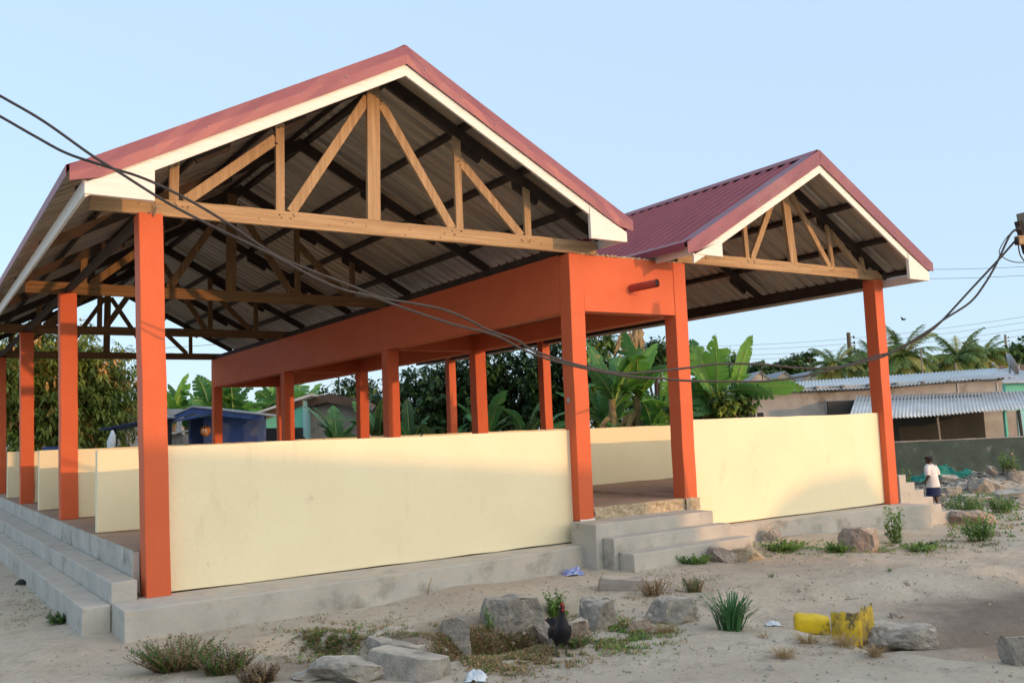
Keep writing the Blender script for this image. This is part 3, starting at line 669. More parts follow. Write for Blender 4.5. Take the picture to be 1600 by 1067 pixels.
def palm(name, base, h, n, fl, seed, label, lean=(0, 0)):
    rnd = random.Random(seed); base = V(base); r = empty(name, base, label, 'palm tree', 'coconut palms beyond the grey house')
    top = base+V((lean[0], lean[1], h)); t = MB()
    t.tube([base+(top-base)*f+V((math.sin(f*3)*.15, 0, 0)) for f in (0, .25, .5, .75, 1)], [.2, .15, .13, .12, .11], 9); t.build('trunk', M['pale_bark'], r)
    c = MB()
    for i in range(n):
        az = i*2.399+rnd.uniform(-.3, .3); el = rnd.uniform(-.55, 1.15)*(1 if i % 3 else .6); d = frond_dir(az, el); L = fl*rnd.uniform(.8, 1.1); k = 22
        p = top.copy(); cur = d.copy(); pts = []; dr = rnd.uniform(1.1, 2.0)*(1.1 if el < .8 else .7)
        for j in range(k+1):
            pts.append(p.copy()); p = p+cur*L/k; cur = (cur+V((0, 0, -1))*dr*(.3+1.3*j/k)/k).normalized()
        mi = 1 if (el < -.1 and rnd.random() < .7) or rnd.random() < .12 else 0
        c.tube(pts, [.03*(1-j/(k+2)) for j in range(k+1)], 4, mi)
        for j in range(2, k):
            tt = (pts[j+1]-pts[j-1]).normalized(); s = tt.cross(V((0, 0, 1)))
            if s.length < .05: s = V((1, 0, 0))
            s.normalize(); ll = fl*.20*math.sin(math.pi*min(.97, .15+.8*j/k))+.08
            for sd in (-1, 1):
                for q in (0, .5):
                    o = pts[j]+(pts[j+1]-pts[j])*q
                    dd = (s*sd*.8+tt*.6+V((0, 0, -.35+rnd.uniform(-.25, .2)))).normalized()
                    w = tt*.022
                    c.add([o-w, o+w, o+dd*ll*.6+w+V((0, 0, -.02)), o+dd*ll+V((0, 0, -ll*.25)), o+dd*ll*.6-w], [(0, 1, 2, 4), (4, 2, 3)], mi)
    c.build('crown', [M['palm1'], M['palm2']], r, fix=False)
    return r
def gz(p): return V((p.x, p.y, hgt(p.x, p.y, False)))
def gat(px, d, dx=0): return gz(at(px, 660, d))
def frame(px, d, z=None, rot=0.):
    o = at(px, 660, d); o.z = 0 if z is None else z
    a = V((CR.x, CR.y, 0)).normalized(); b = V((-a.y, a.x, 0))
    a2 = a*math.cos(rot)+b*math.sin(rot); return (o, a2, V((-a2.y, a2.x, 0)))
def zat(px, py, d): return at(px, py, d).z

# ------------------------------------------------------------------ background left
rnd = random.Random(21)
c = at(85, 612, 30)
bl = blobs_for(c, (3.0, 2.4, 2.3), 20, rnd, .80, (.30, .46)) + [(c+V((0, 0, -.3)), (2.2, 1.8, 1.7)), (at(165, 650, 30), (.9, .9, 1.3)), (at(60, 545, 30), (1.0, 1., .8)), (at(-40, 620, 30), (1.6, 1.4, 1.9)), (at(150, 600, 30), (1., 1., 1.2)), (at(95, 680, 29.5), (2.2, 1.4, .9))]
tree('mango_tree', gz(c), 4.5, bl, 4600, .27, .036, 3, 'large round mango tree with rusty young leaves seen left between the orange columns', [M['mango1'], M['mango2'], M['mango3']], (.52, .34, .14), per=10, droop=.35, cat='mango tree')
# brown roofed house far left
f = frame(208, 46); b = MB(f); b.box(-1.3, 2.4, 0, 3, -.4, 2.6); r = empty('small_house', f[0], 'brown roofed house far behind, between the mango tree and the nearest column', 'house')
b.build('wall', M['greywall'], r); b = MB(f); b.prismY([(-1.6, 2.5), (2.7, 2.5), (2.3, 3.35), (-.9, 3.4)], -.3, 3.3); b.build('roof', M['tile'], r)
# awning stall
f = frame(186, 27); r = empty('awning_stall', gz(f[0]), 'dark curved awning stall with a thin post, under the mango tree', 'stall')
b = MB(f); za = zat(186, 668, 27)
pts = [(-.46, 0, za-.02), (-.2, 0, za+.02), (.3, 0, za+.10), (.9, 0, za+.18), (1.6, 0, za+.22)]
b.add([(x, y, z) for x, _, z in pts for y in (-.3, 1.2)], [(i*2, i*2+2, i*2+3, i*2+1) for i in range(4)]); b.build('awning', M['bluedark'], r, solid=.04, fix=False)
b = MB(f); b.box(-.22, -.12, 0, .1, -.6, za); b.box(1.4, 1.5, 0, .1, -.6, za+.2); b.box(-.2, 1.5, 1.0, 1.1, -.6, za-.9); b.build('post', M['black'], r)
f2 = frame(173, 26.7); b = MB(f2); b.tube([(0, 0, zat(173, 700, 26.7)-.3), (.02, 0, zat(173, 690, 26.7)), (.06, 0, zat(173, 680, 26.7)), (.05, 0, zat(173, 672, 26.7))], [.10, .13, .09, .03], 8)
thing(b.build('cloth_bundle', M['plastic_w']), 'pale cloth bundle hanging under the dark awning edge', 'cloth')
f = frame(84, 24); zt_ = zat(84, 697.5, 24); b = MB(f); b.tube([(0, 0, -.45), (0, 0, zt_-.25)], .10, 12); b.box(-.2, .2, -.18, .18, zt_-.25, zt_); thing(b.build('blue_stand', M['bluew']), 'blue box on a stand showing just above the cream walls at left', 'box')

# bananas at the left, beyond the blue kiosk
nL = 0
for (px, d, h, n, sd, lb) in [(268, 35, 2.5, 8, 1, 'banana plant with a broad leaf cut by the nearest column edge'), (296, 36, 2.4, 9, 2, 'short banana plant above the grey tank beside the blue kiosk'), (330, 35, 3.0, 9, 3, 'tall banana plant touching the far end of the red beam'),
                         (365, 34.5, 2.6, 10, 4, 'banana plant right behind the roof ridge of the blue kiosk'), (398, 35, 2.7, 11, 5, 'thick dark banana plant between the blue kiosk and turquoise house'), (432, 37, 2.9, 10, 6, 'pale yellowish banana plant above the turquoise house roof'),
                         (466, 39, 3.2, 9, 7, 'banana plant behind the turquoise house, right of the second far column'), (203, 33, .7, 8, 8, 'small bright banana plant right of the mango tree'), (268, 30, .3, 7, 9, 'low banana plant left of the blue kiosk door')]:
    banana('banana_plant', gat(px, d), h, n, sd, lb, .75, 1.8 if h > 1 else 1.1, dry=1)
# blue kiosk
D = 28
f = frame(320, D); def_z = lambda px, py: zat(px, py, D)
sc = D/FPX
X = lambda px: (px-320)*sc
r = empty('blue_kiosk', gz(f[0]), 'dark blue wooden kiosk with sagging gable roof and a round orange sign', 'kiosk')
b = MB(f); b.box(X(318), X(402), 0, 1.0, -.6, def_z(360, 649)); b.box(X(288), X(318), .35, 1.0, -.6, def_z(300, 652))
kw = b.build('wall', M['bluew'], r)
b = MB(f); b.box(X(292), X(314), .335, .35, -.6, def_z(300, 655)); b.build('door', M['bluedark'], r)
zl, zm, zr_ = def_z(282, 648), def_z(312, 634), def_z(428, 648)
b = MB(f); b.prismY([(X(280), zl), (X(310), zm), (X(428), zr_), (X(428), zr_-.04), (X(310), zm-.05), (X(280), zl-.04)], -.55, 1.2); b.build('roof', [M['steel']], r)
b = MB(f); b.prismY([(X(281), zl-.045), (X(310), zm-.055), (X(420), zr_-.02), (X(418), zr_-.16), (X(310), zm-.24), (X(285), zl-.12)], -.50, -.46); b.build('fascia', M['bluew'], r)
b = MB(f); za = def_z(330, 644); zb = def_z(250, 661)
b.hexa([(X(245), -.9, zb-.16), (X(335), -.9, za-.13), (X(335), .3, za-.04), (X(245), .3, zb-.05)], [(X(245), -.9, zb-.08), (X(335), -.9, za-.05), (X(335), .3, za+.02), (X(245), .3, zb+.02)]); b.build('awning', M['bluew'], r)
b = MB(f); zc = def_z(321, 673); b.tube([(X(321), -.03, zc), (X(321), 0, zc)], .16, 24); sg = b.build('round_sign', M['board_o'], r)
b = MB(f)
for k in range(5):
    b.box(X(321)-.10+k*.035, X(321)-.085+k*.035+.01*(k % 2), -.038, -.033, zc-.01+.03*(k % 3-1), zc+.05+.02*(k % 2))
b.box(X(321)-.08, X(321)+.09, -.038, -.033, zc-.06, zc-.05); b.build('sign_marks', M['white'], sg)
# grey water tank and pale low shed left of the kiosk
D2 = 31; f = frame(268, D2); s2 = D2/FPX; b = MB(f); b.box(-10*s2, 11*s2, 0, .6, zat(268, 655, D2), zat(268, 640, D2)+.02)
for q in (-.15, .15): b.box(q-.03, q+.03, .1, .5, -.6, zat(268, 655, D2))
thing(b.build('grey_tank', M['steel'], bevel=.04), 'grey box tank raised beside the blue kiosk roof', 'tank')
D3 = 30; f = frame(270, D3); s3 = D3/FPX; r = empty('low_shed', gz(f[0]), 'low grey shed with a white sheet roof left of the blue kiosk', 'shed')
b = MB(f); b.box(-14*s3, 16*s3, 0, 1.5, -.5, zat(270, 679, D3)); b.build('wall', M['greywall'], r)
b = MB(f); b.hexa([(-20*s3, -.3, zat(250, 682, D3)), (16*s3, -.3, zat(285, 676, D3)), (16*s3, 1.7, zat(285, 671, D3)), (-20*s3, 1.7, zat(250, 677, D3))], [(-20*s3, -.3, zat(250, 682, D3)+.05), (16*s3, -.3, zat(285, 676, D3)+.05), (16*s3, 1.7, zat(285, 671, D3)+.05), (-20*s3, 1.7, zat(250, 677, D3)+.05)]); b.build('roof', M['corr'], r)
# turquoise house
D = 33; f = frame(440, D); s = D/FPX; X = lambda px: (px-440)*s; Z = lambda px, py: zat(px, py, D)
r = empty('turquoise_house', gz(f[0]), 'turquoise walled house with rising brown roof between blue kiosk and grey house', 'house')
b = MB(f); b.prismY([(X(398), -.7), (X(474), -.7), (X(474), Z(474, 627)), (X(398), Z(398, 657))], 0, 4); b.build('wall', M['turq'], r)
b = MB(f); b.prismY([(X(388), Z(388, 650)), (X(492), Z(492, 615)), (X(492), Z(492, 619)), (X(388), Z(388, 653))], -.5, 4.2); b.build('roof', M['corr'], r)
b = MB(f); b.prismY([(X(395), Z(395, 654)), (X(474), Z(474, 622)), (X(474), Z(474, 634)), (X(395), Z(395, 662))], -.05, -.02); b.build('gable_board', M['tile'], r)
b = MB(f); b.prismY([(X(408), -.7), (X(408), Z(408, 679)), (X(420), Z(420, 669)), (X(474), Z(474, 668)), (X(474), -.7)], -.9, -.06); b.build('tarpaulin', M['black'], r)
b = MB(f); b.box(X(473), X(476), -.03, 4, -.7, Z(474, 626)); b.build('corner_post', M['turqlight'], r)
# grey house with arched rusty roof
D = 34; f = frame(520, D); s = D/FPX; X = lambda px: (px-520)*s; Z = lambda px, py: zat(px, py, D)
r = empty('grey_house', gz(f[0]), 'pale grey rendered house under an arched rusty roof behind dark banana leaves', 'house')
b = MB(f); b.prismY([(X(477), -.7), (X(575), -.7), (X(575), Z(575, 650)), (X(550), Z(550, 634)), (X(515), Z(515, 630)), (X(477), Z(477, 640))], 0, 4); b.build('wall', M['greywall'], r)
b = MB(f); b.prismY([(X(462), Z(462, 638)), (X(490), Z(490, 622)), (X(520), Z(520, 615)), (X(555), Z(555, 622)), (X(590), Z(590, 645)), (X(590), Z(590, 652)), (X(550), Z(550, 635)), (X(515), Z(515, 629)), (X(477), Z(477, 638)), (X(462), Z(462, 645))], -.5, 4.1); b.build('roof', M['thatch'], r)
b = MB(f); b.prismY([(X(405), -.7), (X(474), -.7), (X(496), -.7), (X(488), Z(488, 686)), (X(474), Z(474, 670)), (X(455), Z(455, 672))], -1.6, -1.0); thing(b.build('black_tarpaulin', M['black']), 'black tarpaulin heap low against the grey house corner', 'tarpaulin')

# ------------------------------------------------------------------ dense dark growth seen through the middle
def middle_tree(px, d, py_top, w, sd, label, name='dense_tree', mats=None, n=900, ll=.22, lw=.05, probs=(.5, .45, .05), cat='tree', grp='dense trees behind the hall', py_bot=700, droop=.35):
    rn = random.Random(sd); zt = zat(px, py_top, d); zb = zat(px, py_bot, d); c = at(px, (py_top+py_bot)/2, d)
    R = (w, w*.8, (zt-zb)/2*1.02); bl = blobs_for(c, R, 15, rn, .75, (.32, .5))+[(c, (R[0]*.7, R[1]*.7, R[2]*.75))]
    return tree(name, gz(c), max(1, zt+.6), bl, n, ll, lw, sd, label, mats or [M['dk1'], M['dk2'], M['mid1']], probs, grp, .13, cat, droop=droop)
middle_tree(560, 38, 575, 1.7, 31, 'dark spreading tree overhanging the grey house roof')
middle_tree(650, 32, 545, 1.7, 32, 'dark leafy tree between the two middle red columns')
middle_tree(720, 31, 530, 1.6, 33, 'dark leafy tree behind the slender far column')
middle_tree(800, 30, 515, 1.7, 34, 'dark leafy tree seen left of the entrance column')
middle_tree(868, 29, 510, 1.4, 35, 'dark vine covered tree directly behind the entrance column')
middle_tree(935, 28, 492, 1.2, 36, 'tall leafy tree with pods above the bananas in the doorway', mats=[M['dk1'], M['mid1'], M['mid2']], probs=(.55, .33, .12), n=700)
middle_tree(1000, 31, 600, 2.4, 37, 'low dark thicket tree under the doorway bananas', n=900, ll=.2)
middle_tree(1022, 34, 520, .95, 38, 'slim dark tree against sky in the doorway corner', n=260, py_bot=580)
# hanging dry fronds
r_ = random.Random(77); b = MB()
for k in range(46):
    p = at(985+r_.uniform(-18, 16), 515+r_.uniform(-10, 12), 25.5); q = p+V((r_.uniform(-.45, .1), r_.uniform(-.2, .2), -r_.uniform(.35, .8)))
    w_ = r_.uniform(.04, .10); mdl = (p+q)/2+V((r_.uniform(-.1, .1), 0, 0)); b.add([p, p+CR*.03, mdl+CR*w_, q, mdl-CR*.02], [(0, 1, 2, 4), (4, 2, 3)], 0)
# bananas in the doorway and middle
for (px, py0, d, h, n, sd, lb, w, L) in [(962, 0, 24.2, 2.5, 9, 51, 'leafy banana plant left of the centre of the doorway', .5, 1.6), (1022, 0, 23.8, 1.5, 9, 52, 'banana plant low against the right doorway column', .5, 1.4), (1000, 0, 24.5, 2.6, 9, 41, 'tall banana plant with brown hanging leaves in the doorway', .55, 1.9), (945, 0, 25.5, 2.0, 9, 42, 'banana plant just right of the entrance column', .6, 1.9),
                            (1045, 0, 24, 1.9, 8, 43, 'banana plant behind the right doorway column', .55, 1.7), (975, 0, 23.5, 1.1, 8, 44, 'low banana plant in front of the doorway thicket', .5, 1.3),
                            (640, 0, 28.5, 1.6, 7, 45, 'shaded banana plant with dry orange leaves between middle columns', .5, 1.5), (525, 0, 29.5, 1.7, 7, 46, 'dark banana plant hanging over the grey house wall', .55, 1.7),
                            (592, 0, 29, 1.8, 7, 47, 'banana plant with dry brown trunk right of the grey house', .5, 1.5), (820, 0, 27, 1.5, 7, 48, 'shaded banana plant near the slender column by the entrance', .5, 1.6), (700, 0, 28, 1.2, 6, 49, 'shaded banana plant low among the dark trees', .45, 1.4),
                            (760, 0, 27.5, 1.7, 7, 50, 'banana plant behind the second corridor column', .5, 1.6)]:
    r = banana('banana_plant', gat(px, d), h, n, sd, lb, w, L, dry=4 if sd in (41, 45, 46, 47) else 1, mats=[M['ban2'], M['dk1'], M['rib'], M['ban3']] if 45 <= sd <= 50 else None)  # middle plants get darker leaf colours that stand in for shade
    if sd == 41: b.build('dry_fronds', M['ban3'], r, fix=False)
# big banana clump right of the hall, leaves as in the photograph
D = 20.5; rn = random.Random(91)
pos = gat(1112, D); r = empty('banana_plant', pos, 'big sunlit banana clump with upright torn leaves right of the hall', 'banana plant', 'banana plants behind the market hall')
lf = MB(); st = MB()
for px, sway in ((1105, 0), (1125, .1), (1150, .05)):
    b0 = gat(px, D+.2); st.tube([b0, b0+V((sway, 0, 1.2)), V((b0.x+sway, b0.y, zat(px, 625, D)))], [.15, .12, .07], 9)
st.build('stem', M['banstem'], r)
for (bx, by, tx, ty, w, dr, mi, roll, dd) in [(1122, 625, 1118, 530, .50, .15, 0, 1.25, 0), (1120, 630, 1088, 548, .60, .3, 0, .9, .3), (1118, 635, 1080, 575, .6, .5, 1, .6, -.3), (1148, 610, 1172, 528, .26, .25, 0, 1.3, 0),
                             (1140, 612, 1252, 606, .34, .45, 0, .9, -.4), (1135, 612, 1208, 622, .36, 1.0, 1, .75, -.8), (1135, 608, 1140, 575, .4, .3, 0, 1.0, .6), (1125, 635, 1095, 640, .6, 1.1, 1, .5, -.5), (1145, 600, 1170, 586, .3, 1.2, 0, .4, .3),
                             (1115, 640, 1085, 600, .55, .4, 1, .9, .2), (1110, 645, 1078, 650, .6, .9, 1, .3, -.6), (1130, 610, 1108, 560, .5, .3, 1, 1.1, .8), (1138, 640, 1160, 640, .5, 1.0, 1, .4, -.3), (1112, 630, 1082, 535, .4, .25, 1, 1.0, .5), (1130, 615, 1140, 545, .3, .2, 1, 1.2, .7), (1105, 640, 1070, 620, .5, .7, 0, .6, .2), (1142, 620, 1178, 602, .35, .8, 1, .5, .5)]:
    A, B = at(bx, by, D), at(tx, ty, D+dd); banana_leaf(lf, A, (B-A)+V((0, 0, (B-A).length*dr*.35)), (B-A).length*1.04, w*1.25, dr, rn, mi, tear=.6, fold=.15, roll=roll)
lf.build('leaves', [M['ban1'], M['ban2'], M['rib'], M['ban3']], r, fix=False)
middle_tree(1140, 20.2, 600, .75, 61, 'yellow green bush at the foot of the sunlit banana clump', 'leafy_bush', [M['mid1'], M['dk1'], M['mid2']], 330, .13, .035, (.4, .35, .25), 'bush', None, 665)
middle_tree(1080, 21.5, 595, .9, 62, 'dark bush behind the right doorway column', 'leafy_bush', [M['dk1'], M['dk2'], M['mid1']], 300, .15, .04, (.5, .4, .1), 'bush', None, 670)

# ------------------------------------------------------------------ background right: grey house, veranda, walls
def corr_sheet(f, x0, x1, y0, y1, zf0, zf1, zb0, zb1, step=.076, amp=.018, sag=None, shear=0.):
    """corrugations run front to back; zf/zb heights at front/back edge for x0 and x1"""
    m = MB(f); n = int((x1-x0)/(step/4)); pts = []
    for i in range(n+1):
        t = i/n; x = x0+(x1-x0)*t; h = amp*math.sin(i*math.pi/2)
        s_ = sag(t) if sag else 0
        pts += [(x, y0, zf0+(zf1-zf0)*t+h+s_), (x+shear/2, (y0+y1)/2, ((zf0+(zf1-zf0)*t)+(zb0+(zb1-zb0)*t))/2+h+s_*.5), (x+shear, y1, zb0+(zb1-zb0)*t+h)]
    m.add(pts, [q for i in range(n) for q in ((i*3, i*3+3, i*3+4, i*3+1), (i*3+1, i*3+4, i*3+5, i*3+2))], 0, True)
    return m
D = 30; px0 = 1400; f = frame(px0, D, rot=.0); s = D/FPX; X = lambda px: (px-px0)*s; Z = lambda px, py: zat(px, py, D)
house = empty('grey_block_house', gz(f[0]), 'long unpainted grey block house with corrugated roof and lean-to veranda at right', 'house')
b = MB(f); b.prismY([(X(1150), -1.2), (X(1571), -1.2), (X(1571), Z(1571, 592)+.02), (X(1150), Z(1150, 612)+.05)], 0, 5); b.build('wall', M['housewall'], house)
rs = corr_sheet(f, X(1128), X(1588), -.35, 3.2, 2.15, 2.37, 2.60, 2.86, step=.12, amp=.027, shear=1.2, sag=lambda t: .03*math.sin(t*9))
rr_ = rs.build('roof', M['corr'], house, fix=False, solid=.004)
b = MB(f)
for k in range(11):
    x = X(1150)+k*.86; b.box(x, x+.07, -.30, 0.0, Z(px0+x/s, 612-(px0+x/s-1150)*.047)-.02, Z(px0+x/s, 612-(px0+x/s-1150)*.047)+.05)
b.build('rafter_end', M['pale_bark'], rr_)
for (a, c_, t_, bt) in ((1292, 1338, 626, 645), (1163, 1196, 643, 656)):
    b = MB(f); b.box(X(a), X(c_), -.03, 0, Z(a, bt)-.02, Z(a, t_)); w_ = b.build('window', M['steel'], house)
    b = MB(f); mid = X(a)+(X(c_)-X(a))*.58; b.box(X(a)+.05, mid-.02, -.035, -.005, Z(a, bt)+.02, Z(a, t_)-.05); b.box(mid+.03, X(c_)-.05, -.035, -.005, Z(a, bt)+.02, Z(a, t_)-.05); b.build('pane', M['black'], w_)
b = MB(f)
for px in (1500, 1562): b.box(X(px), X(px)+.04, -.025, .0, Z(px, 640), Z(px, 598))
b.build('drain_strip', M['steel'], house)
# veranda in front
D = 27; f = frame(px0, D); s = D/FPX; Z = lambda px, py: zat(px, py, D); X = lambda px: (px-px0)*s
vr = corr_sheet(f, X(1322), X(1640), -.2, 2.4, 1.27, 1.36, 1.98, 1.92, step=.11, amp=.027, shear=1.25, sag=lambda t: -.05*math.sin(math.pi*min(1, t*1.6))).build('veranda_roof', M['corr'], house, fix=False, solid=.004)
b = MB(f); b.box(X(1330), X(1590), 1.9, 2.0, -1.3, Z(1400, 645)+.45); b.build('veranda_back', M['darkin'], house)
b = MB(f); b.box(X(1571), X(1574), -.0, .12, -1.3, Z(1573, 641)); b.build('veranda_side', M['turq'], house)
b = MB(f); b.bar((X(1465), .0, Z(1465, 648)), (X(1470), .0, -1.2), .06, .05, (1, 0, 0)); b.build('veranda_post', M['pale_bark'], house)
b = MB(f); b.bar((X(1463), -.05, Z(1463, 650)), (X(1512), -.05, Z(1512, 646)), .04, .06); b.bar((X(1590), -.1, Z(1590, 640)), (X(1596), -.1, -1.3), .06, .07, (1, 0, 0)); b.build('veranda_frame', M['black'], house)
# pale wall with shelf items right of the veranda
f = frame(1590, 31); b = MB(f); b.box(-.35, .05, 0, 2, -1.2, zat(1590, 641, 31)); b.box(-.35, 1.2, 2, 3, -1.2, zat(1590, 641, 31)); r = empty('pale_outhouse', gz(f[0]), 'pale outhouse with light blue doorway at far right edge', 'outhouse'); b.build('wall', M['greywall'], r)
b = MB(f); b.box(.0, .55, -.03, 0, -1.2, zat(1590, 642, 31)); b.build('door', M['turqlight'], r)
# turquoise house far right, brown roofs, tan house
D = 38; f = frame(1600, D); s = D/FPX; r = empty('turquoise_house', gz(f[0]), 'turquoise house with rusty pale roof behind the satellite dish', 'house')
b = MB(f); b.box(-24*s, 60*s, 0, 4, -1.3, zat(1600, 598, D)); b.build('wall', M['turq'], r)
corr_sheet(f, -34*s, 62*s, -.4, 3.5, zat(1570, 598, D), zat(1660, 596, D), zat(1570, 588, D)+.3, zat(1660, 580, D)+.4).build('roof', M['corr'], r, fix=False, solid=.01)
D = 62; f = frame(1560, D); s = D/FPX; r = empty('brown_roof_house', gz(f[0]), 'far house with wide dark brown roof behind the palms', 'house')
b = MB(f); b.box(-40*s, 60*s, 0, 4, -1, zat(1560, 590, D)); b.build('wall', M['greywall'], r)
b = MB(f); b.prismY([(-50*s, zat(1510, 590, D)), (66*s, zat(1620, 590, D)), (50*s, zat(1600, 570, D)), (-15*s, zat(1545, 572, D))], -.5, 4.5); b.build('roof', M['tile'], r)
D = 75; f = frame(1541, D); s = D/FPX; r = empty('tan_house', gz(f[0]), 'small sunlit tan house glimpsed above the brown roof', 'house')
b = MB(f); b.box(-13*s, 11*s, 0, 3, -1, zat(1541, 561, D)); b.build('wall', M['tan'], r); b = MB(f); b.box(0, 8*s, -.05, 0, zat(1541, 577, D), zat(1541, 572, D)); b.build('window', M['black'], r)
b = MB(f); b.box(-15*s, 13*s, -.3, 3.2, zat(1541, 561, D), zat(1541, 559, D)); b.build('roof', M['tile'], r)
# three pale gables, blue-grey gable, low roofs
for i, (pc_, lb) in enumerate(((1192, 'leftmost of three small pale gable roofs beyond the banana clump'), (1230, 'middle one of three small pale gable roofs'), (1272, 'rightmost of three small pale gable roofs, by the grey roof end'))):
    D = 56; f = frame(pc_, D); s = D/FPX; r = empty('gabled_outbuilding', gz(f[0]), lb, 'outbuilding', 'row of three pale gables')
    b = MB(f); b.prismY([(-18*s, -1), (18*s, -1), (18*s, zat(pc_, 594, D)), (0, zat(pc_, 581, D)), (-18*s, zat(pc_, 594, D))], 0, 4); b.build('wall', M['pale_gable'], r)
    b = MB(f); b.prismY([(-21*s, zat(pc_, 597, D)), (0, zat(pc_, 580.5, D)), (21*s, zat(pc_, 597, D)), (21*s, zat(pc_, 595.5, D)), (0, zat(pc_, 579, D)), (-21*s, zat(pc_, 595.5, D))], -.15, 4.2); b.build('roof', M['bluegable'], r)
D = 72; f = frame(1270, D); s = D/FPX; r = empty('gabled_house', gz(f[0]), 'blue-grey gabled house above the three pale gables', 'house')
b = MB(f); b.prismY([(-34*s, -1), (30*s, -1), (30*s, zat(1300, 586, D)), (-4*s, zat(1266, 569, D)), (-34*s, zat(1236, 586, D))], 0, 6); b.build('wall', M['bluegable'], r)
b = MB(f); b.prismY([(-38*s, zat(1232, 588, D)), (-4*s, zat(1266, 568.5, D)), (36*s, zat(1306, 588, D)), (36*s, zat(1306, 586, D)), (-4*s, zat(1266, 566.5, D)), (-38*s, zat(1232, 586, D))], -.3, 6.2); b.build('roof', M['corr'], r)
# palms and trees on the skyline
palm('coconut_palm', gat(1312, 52), zat(1312, 578, 52)+.85, 40, 1.84, 201, 'coconut palm left of the tall dark utility pole')
palm('coconut_palm', gat(1418, 46), zat(1418, 567, 46)+.85, 48, 2.12, 202, 'largest coconut palm, right beside the rightmost orange column')
palm('coconut_palm', gat(1505, 48), zat(1505, 567, 48)+.85, 44, 1.93, 203, 'coconut palm above the middle of the grey house roof')
palm('coconut_palm', gat(1545, 55), zat(1545, 566, 55)+.85, 38, 1.75, 204, 'coconut palm beside the small tan house')
palm('coconut_palm', gat(1372, 54), zat(1372, 568, 54)+.85, 40, 1.93, 205, 'coconut palm partly hidden by the rightmost orange column')
def sky_tree(px, py, d, rx, rz, sd, lb, n=260, mats=None, name='leafy_tree'):
    rn = random.Random(sd); c = at(px, py, d); bl = blobs_for(c, (rx, rx*.8, rz), 9, rn, .7, (.35, .55))
    return tree(name, gz(c), c.z+rz, bl, n, .38*d/60, .11*d/60, sd, lb, mats or [M['dk1'], M['mid1'], M['dk2']], (.5, .3, .2), 'trees on the skyline', .14, per=8)
sky_tree(1232, 578, 66, 1.9, .9, 301, 'broad green tree above the left pale gable')
sky_tree(1244, 564, 78, 1.6, .55, 302, 'flat topped tree above the pale gables', 180)
sky_tree(1180, 583, 62, 1.7, .8, 303, 'green tree just right of the tall banana leaf')
sky_tree(1140, 580, 64, 2.0, 1.2, 304, 'green tree behind the sunlit banana clump')
sky_tree(1365, 585, 60, 2.0, 1.2, 305, 'dark tree behind the foot of the utility pole')
sky_tree(1290, 590, 60, 1.5, .9, 306, 'low dark tree right of the blue-grey gable')
sky_tree(1395, 592, 50, 1.5, .8, 310, 'dark low tree under the palm beside the orange column')
sky_tree(1460, 590, 52, 2.2, .9, 307, 'low dark green tree between two palms')
sky_tree(1565, 560, 80, 2.2, 1.0, 308, 'dark green tree above the satellite dish')
sky_tree(1600, 556, 85, 2.6, 1.5, 309, 'green tree at the far right edge')
sky_tree(1520, 580, 70, 2.6, .7, 311, 'dark tree behind the palm by the tan house')
# papaya-like tree standing above the others
pb = gat(1272, 60); r = empty('papaya_tree', pb, 'thin papaya tree with a small flat crown against the sky', 'papaya tree'); zc = zat(1272, 553, 60)
b = MB(); b.tube([pb, V((pb.x, pb.y, zc))], [.09, .05], 7); b.build('trunk', M['bark'], r)
rn = random.Random(8); b = MB()
for k in range(60):
    az = rn.uniform(0, 6.28); p = V((pb.x, pb.y, zc))+frond_dir(az, rn.uniform(-.2, .4))*rn.uniform(.1, .5)
    for j in range(4): leaf(b, p, V((rn.uniform(-1, 1), rn.uniform(-1, 1), rn.uniform(-.7, .3))), .26, .07, 0)
b.build('crown', [M['dk1'], M['mid1']], r, fix=False)
# utility poles and thin posts
def pole(px, pyt, d, rad, lb, name='utility_pole', cat='utility pole', grp=None, arms=True, m='bark'):
    b0 = gat(px, d); zt = zat(px, pyt, d); r = empty(name, b0, lb, cat, grp)
    b = MB(); b.tube([b0-V((0, 0, .2)), V((b0.x, b0.y, zt))], [rad*1.2, rad*.8], 8); b.build('post', M[m], r)
    if arms:
        b = MB()
        for k in range(3): z = zt-.3-k*.35; b.tube([V((b0.x, b0.y, z)), V((b0.x+.28, b0.y-.18, z))], .02, 5); b.tube([V((b0.x+.28, b0.y-.18, z-.08)), V((b0.x+.28, b0.y-.18, z+.08))], .05, 7)
        b.build('insulator', M['black'], r)
pole(1336, 518, 58, .15, 'tall dark utility pole rising between the palms')
pole(1583, 521, 90, .14, 'distant pale utility pole near the right edge', arms=True, m='pale_bark')
pole(1448, 543, 44, .045, 'thin pale post in front of the largest palm', 'thin_post', 'post', None, False, 'pale_bark')
pole(1501, 566, 40, .05, 'short pale post above the grey house roof', 'thin_post', 'post', None, False, 'pale_bark')
pole(1196, 563, 55, .035, 'thin post above the left pale gable', 'thin_post', 'post', None, False, 'bark')
pole(1225, 573, 60, .03, 'shorter thin post between two pale gables', 'thin_post', 'post', None, False, 'bark')
